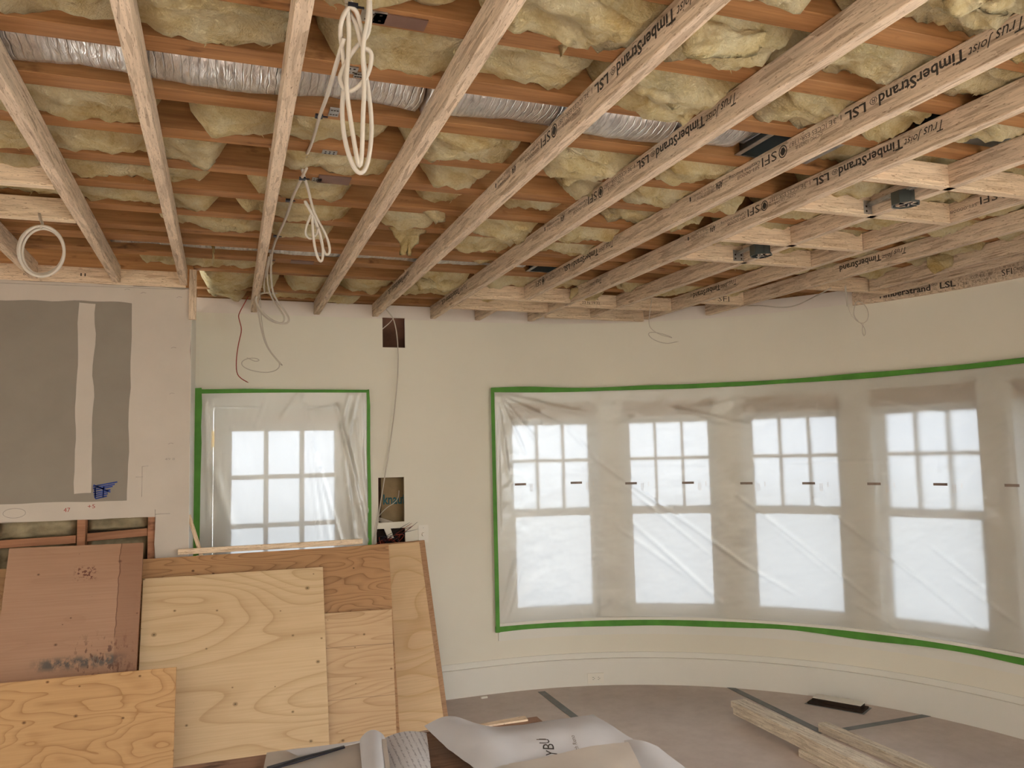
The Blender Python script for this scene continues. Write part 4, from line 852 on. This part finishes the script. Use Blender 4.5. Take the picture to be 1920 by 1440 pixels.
# ================================================================== PLYWOOD STACK
def sheet(name, tl, tr, zb_y, h_extra, th, mat, label, tilt=0, cat='plywood', edge=None, depth=None):
    """tl/tr: top corners (Vectors); bottom edge stands on the floor at y = zb_y"""
    x = (tr-tl); W = x.length; x.normalize()
    mid = (tl+tr)/2; foot = Vector((mid.x+tilt, zb_y, .0))
    up = (mid-foot); H = up.length
    M = frame(x, up, (mid+foot)/2)
    e = obj(name, bevel_box(W, H, th, .0012), mat, None, M @ Matrix.Translation((0, 0, -th/2-.0)))
    return tag(e, label, cat, 'plywood offcuts leaning on the wall')
P_red = ply('plywood_reddish', (.40, .235, .15), (.30, .16, .095), 5, 1, .05, .25, red_stain)
P_pine = ply('plywood_pale_pine', (.62, .45, .265), (.45, .3, .15), 15, 2.2, .07, .75, None, (.5, 2.5), 1.0)
P_orange = ply('plywood_orange', (.52, .31, .14), (.34, .17, .06), 22, 3.3, .065, .85, None, (1.0, 3.6), 2.5)
P_dark = ply('plywood_brown', (.43, .235, .105), (.22, .105, .042), 22, 4.4, .055, .85, None, (.9, 4.2), 2.0)
P_crack = ply('plywood_cracked', (.56, .38, .215), (.37, .22, .1), 16, 5.5, .05, .7, crack_stain, (.8, 5), 1.5)
P_narrow = ply('plywood_peach', (.78, .55, .32), (.62, .38, .18), 9, 6.6, .0, .7, None, (.8, 2.2), 1.0)
P_left = ply('plywood_left_brown', (.42, .25, .12), (.27, .14, .06), 14, 7.7, .04, .8)
def Tc(x, y, Y): return PY(x, y, Y)
P_edge = ply('plywood_rough_edge', (.5, .3, .17), (.34, .18, .09), 14, 8.8, .0, .9, None, (1.5, 12), 3.0)
sheet('plywood_sheet', Tc(690, 1022, 5.43), Tc(806, 1012, 5.43), 4.965, 0, .016, P_edge, 'rough brown plywood strip showing just behind the peach strip', tilt=-.045)
sheet('plywood_sheet', Tc(690, 1025, 5.40), Tc(797, 1015, 5.40), 4.93, 0, .018, P_narrow, 'narrow peach plywood strip standing at the right end of the stack', tilt=-.045)
sheet('plywood_sheet', Tc(225, 1051, 4.66), Tc(729, 1020, 4.66), 4.36, 0, .018, P_dark, 'wide brown plywood sheet behind the pale pine sheet', tilt=.0)
sheet('plywood_sheet', Tc(480, 1159, 4.52), Tc(732, 1142, 4.52), 4.31, 0, .018, P_crack, 'plywood offcut with dark cracks, right of the pale pine sheet', tilt=.0)
sheet('plywood_sheet', Tc(268, 1085, 4.575), Tc(605, 1063, 4.575), 4.22, 0, .018, P_pine, 'large pale pine plywood sheet with wavy grain', tilt=.0)
sheet('plywood_sheet', Tc(22, 1028, 4.565), Tc(274, 1017, 4.565), 4.12, 0, .018, P_red, 'reddish plywood sheet with a dark dirt smear', tilt=-.035)
sheet('plywood_sheet', Tc(-180, 1298, 4.19), Tc(336, 1250, 4.19), 4.02, 0, .018, P_orange, 'orange knotty plywood sheet lowest at the front left', tilt=-.03)
sheet('plywood_sheet', Tc(-220, 1072, 4.66), Tc(40, 1066, 4.66), 4.40, 0, .018, P_left, 'brown plywood sheet peeking out at the left edge', tilt=0)
def batten(p0, p1, W, H, mat, label): return lumber('batten', p0, p1, W, H, mat, label, 'board')
batten(PY(333, 1035, 4.69), PY(680, 1015, 4.69), .012, .03, MAT['lslpale'], 'thin pale batten behind the brown plywood top edge')
batten(PY(354, 966, 4.745), PY(384, 1062, 4.70), .012, .02, MAT['lslpale'], 'short thin offcut stick leaning against the green tape')
# yellow cable curve in the open wall base
tag(tube('yellow_cable', [Vector((-1.02+.0, BY+.055, 1.0)), Vector((-1.0, BY+.055, 1.14)), Vector((-.93, BY+.055, 1.205)), Vector((-.84, BY+.055, 1.215)), Vector((-.76, BY+.055, 1.19)), Vector((-.72, BY+.055, 1.14))], .004, MAT['yellow_wire']), 'yellow cable arching inside the open wall base', 'cable')

# ================================================================== FLOOR THINGS
def strip(p, q, w, label):
    a = PZ(*p, 0); b = PZ(*q, 0); a.z = b.z = .0012; d = (b-a).normalized(); n = Vector((-d.y, d.x, 0))*w/2
    o = MB().prism([a-n, b-n, b+n, a+n], (0, 0, 1), .001).build('floor_tape', MAT['tape_grey']); tag(o, label, 'tape', 'grey tape on the floor boards')
strip((1015, 1297), (1100, 1362), .052, 'grey floor tape strip near the outlet'); strip((1369, 1289), (1545, 1375), .052, 'grey floor tape strip beside the lumber ends'); strip((1555, 1373), (1742, 1341), .05, 'grey floor tape strip running toward the bow wall')
# lumber stack
def fl_lumber(p0, p1, w, z0, z1, mat, label):
    p0 = Vector((*p0, (z0+z1)/2)); p1 = Vector((*p1, (z0+z1)/2)); return lumber('lumber_piece', p0, p1, w, z1-z0, mat, label, 'lumber', 'strand lumber lying on the floor')
fl_lumber((2.99, 4.35), (2.955, 1.8), .1, .081, .12, MAT['lslgrey'], 'top strand-lumber length of the stack on the floor')
fl_lumber((2.995, 4.34), (2.96, 1.8), .096, .042, .08, MAT['lslgrey'], 'second strand-lumber length under the top one')
fl_lumber((2.975, 3.72), (2.95, 1.8), .1, .001, .041, MAT['lslgrey'], 'lowest strand-lumber length, starting nearer the camera')
fl_lumber((3.315, 3.99), (3.36, 1.8), .062, .001, .05, MAT['lslgrey'], 'single narrow strand-lumber length right of the stack')
# floor register
q = [PZ(*p, .03) for p in ((1533, 1303), (1614, 1317), (1610, 1327), (1530, 1310))]
e = empty('floor_register', sum(q, Vector())/4, 'white floor vent cover lying over its dark slot by the bow wall', 'vent')
c = sum(q, Vector())/4; ax = (q[1]-q[0]).normalized(); ay = Vector((-ax.y, ax.x, 0)); MR = frame(ax, ay, (c.x, c.y, 0))
MB().box((-.17, -.075, .0005), (.17, .06, .012)).build('slot_frame', MAT['dark'], e, MR)
MB().box((-.15, -.045, .012), (.15, .05, .03)).build('body', MAT['dark'], e, MR)
MB().box((-.15, -.03, .03), (.15, .055, .036)).build('cover', MAT['plastic'], e, MR)
MB().box((-.185, -.09, .0003), (.185, .075, .0008)).build('tape_surround', MAT['tape_grey'], e, MR)
# crumb of plaster by the baseboard
p = PZ(907, 1309, 0); tag(MB().box((p.x-.02, p.y-.01, .0), (p.x+.025, p.y+.01, .012), None).build('plaster_crumb', MAT['wall']), 'small white plaster crumb at the foot of the baseboard', 'debris')

# ================================================================== PLAN TABLE
TZ = .72
e = empty('plan_table', (.5, 2.2, 0), 'plywood plan table with drawings in the foreground', 'table')
MB().box((-.25, 1.55, TZ-.02), (1.06, 2.765, TZ)).build('tabletop', MAT['plate_brown'] if False else oldwood('table_board', (.34, .2, .13), (.22, .12, .075), 9), e)
for x in (-.1, .9):
    for y in (1.75, 2.6): MB().box((x, y, 0), (x+.045, y+.045, TZ-.02)).build('leg', MAT['lslpale'], e)
    MB().box((x, 1.75, TZ-.11), (x+.045, 2.645, TZ-.02)).build('cross_rail', MAT['lslpale'], e)
from mathutils.bvhtree import BVHTree
BVH = {}
def paper(corners, bend, label, mat, name='drawing_sheet', nx=26, ny=16, seed=0, amp=.006):
    """corners: far-left, far-right, near-right, near-left as (px, py, z); bend(u, v) lifts the sheet"""
    A, B, C_, D = [PZ(x, y, z) for x, y, z in corners]; m = MB()
    for s in (0, 1):
        for j in range(ny+1):
            for i in range(nx+1):
                u, v = i/nx, j/ny; p = (A*(1-u)+B*u)*(1-v)+(D*(1-u)+C_*u)*v
                m.v.append((p.x, p.y, p.z+bend(u, v)+amp*fbm((p.x*5+seed, p.y*5, seed), 3)+(.0 if s == 0 else -.0012)))
    S = (nx+1)*(ny+1)
    for s in (0, 1):
        for j in range(ny):
            for i in range(nx):
                q = s*S+j*(nx+1)+i; f = (q, q+nx+1, q+nx+2, q+1); m.f.append(f if s == 0 else f[::-1])
    o = m.build(name, mat, smooth=True); BVH[o.name] = BVHTree.FromPolygons(m.v, m.f); return tag(o, label, 'drawing', 'drawings on the plan table')
P0 = MAT['paper']
paper([(500, 1412, TZ+.01), (720, 1386, TZ+.02), (760, 1500, TZ+.01), (480, 1520, TZ+.01)], lambda u, v: .004, 'grey drawing sheet at the left of the table', MAT['paper_tan'], seed=1)
paper([(536, 1410, TZ+.03), (700, 1388, TZ+.035), (660, 1398, TZ+.03), (560, 1420, TZ+.03)], lambda u, v: .004, 'folded grey sheet edge at the back of the table', P0, seed=2, amp=.002)
tag(MB().prism([PZ(500, 1440, TZ+.03), PZ(556, 1424, TZ+.034), PZ(645, 1400, TZ+.034), PZ(647, 1403, TZ+.034), PZ(560, 1430, TZ+.034), PZ(500, 1447, TZ+.03)], (0, 0, 1), .004).build('gap_shadow', MAT['black']), 'dark strip standing for the shadow in the gap between drawings', 'painted shadow')  # black strip painted in for the shadow between two sheets
roll = paper([(674, 1390, TZ+.03), (722, 1384, TZ+.03), (735, 1500, TZ+.03), (685, 1510, TZ+.03)], lambda u, v: .03*math.sin(math.pi*u)**.7, 'blank curled sheet strip left of the schedule', P0, seed=3, amp=.002)
schedm = NT('printed_schedule'); v = schedm.coord((1, 1, 1), (0, 0, 0), (0, 0, .05))
sp = schedm.n('ShaderNodeSeparateXYZ'); schedm.l(v, sp.inputs[0])
def lines(val, per, wd): 
    fr = schedm.math('FRACT', schedm.math('DIVIDE', val, per)); return schedm.math('LESS_THAN', fr, wd)
txt = schedm.math('MULTIPLY', schedm.math('LESS_THAN', schedm.math('FRACT', schedm.math('DIVIDE', sp.outputs[0], .017)), .3), schedm.math('GREATER_THAN', schedm.noise(schedm.coord((300, 60, 1)), 1, 2), .48))
mask = schedm.math('MAXIMUM', schedm.math('MULTIPLY', txt, .55), schedm.math('MAXIMUM', schedm.math('MULTIPLY', lines(sp.outputs[1], .06, .03), .3), schedm.math('MULTIPLY', lines(sp.outputs[0], .017, .06), .3)))
schedm.base(schedm.mix(mask, (.54, .52, .52), (.16, .14, .15)), .85)
paper([(722, 1383, TZ+.03), (800, 1374, TZ+.035), (815, 1500, TZ+.03), (735, 1500, TZ+.03)], lambda u, v: .012*math.sin(math.pi*u), 'drawing sheet with a printed schedule grid', schedm.m, seed=4, amp=.001)
tan = paper([(716, 1386, TZ+.05), (724, 1385, TZ+.05), (740, 1500, TZ+.05), (730, 1500, TZ+.05)], lambda u, v: .0, 'brown strip along the schedule edge', MAT['paper_tan'], nx=3, seed=5, amp=.001)
big = paper([(796, 1380, TZ+.02), (1112, 1340, TZ+.02), (1192, 1388, TZ+.02), (905, 1470, TZ+.02)], lambda u, v: .05*math.exp(-((u-.12)/.16)**2)*(1-.3*v)+.03*math.sin(math.pi*u)*math.sin(math.pi*v), 'large curled drawing sheet with black letters', P0, nx=40, ny=26, seed=6, amp=.008)
def ptext(body, px, py, dx, dy, cap, width, mat):      # lettering pressed onto the curled sheet
    tree = BVH[big.name]; hit = tree.ray_cast(CAM, _d(px, py).normalized())[0]
    if hit is None: return
    x = PZ(px+dx, py+dy, hit.z)-PZ(px, py, hit.z); x.z = 0; x.normalize(); y = Vector((-x.y, x.x, 0))
    o = text(body, 0, width, cap, frame(x, y, hit), mat, big); M = o.matrix_world.copy(); Mi = M.inverted()
    for v in o.data.vertices:
        p = M @ v.co; h = tree.ray_cast(Vector((p.x, p.y, 3)), Vector((0, 0, -1)))[0]
        if h is not None: v.co = Mi @ (h+Vector((0, 0, .0012)))
ptext('Y', 1045, 1420, 0, -10, .034, .03, MAT['ink']); ptext('B', 1039, 1406, -1, -10, .034, .027, MAT['ink']); ptext('U', 1031, 1395, -2, -10, .032, .026, MAT['ink']); ptext('I', 1024, 1388, -2, -10, .03, .006, MAT['ink_faint']); ptext('8th Reno', 1088, 1411, -8, -14, .014, .09, MAT['ink_faint'])
paper([(905, 1443, TZ+.05), (1178, 1389, TZ+.055), (1210, 1455, TZ+.05), (960, 1525, TZ+.05)], lambda u, v: .003*math.sin(math.pi*u), 'small tan sheet with fine print in front of the curled sheet', MAT['paper_tan'], seed=7)
paper([(1150, 1392, TZ+.01), (1234, 1400, TZ+.02), (1330, 1470, TZ+.0), (1180, 1500, TZ+.01)], lambda u, v: .012*math.sin(math.pi*u), 'grey sheet drooping at the right end of the table', P0, seed=8)
tag(MB().prism([PZ(892, 1362, TZ), PZ(984, 1345, TZ), PZ(990, 1352, TZ), PZ(894, 1366, TZ)], (0, 0, 1), .006).build('wood_shim', MAT['lslpale']), 'pale wood shim at the back edge of the table', 'wood strip')
bpy.context.view_layer.update()
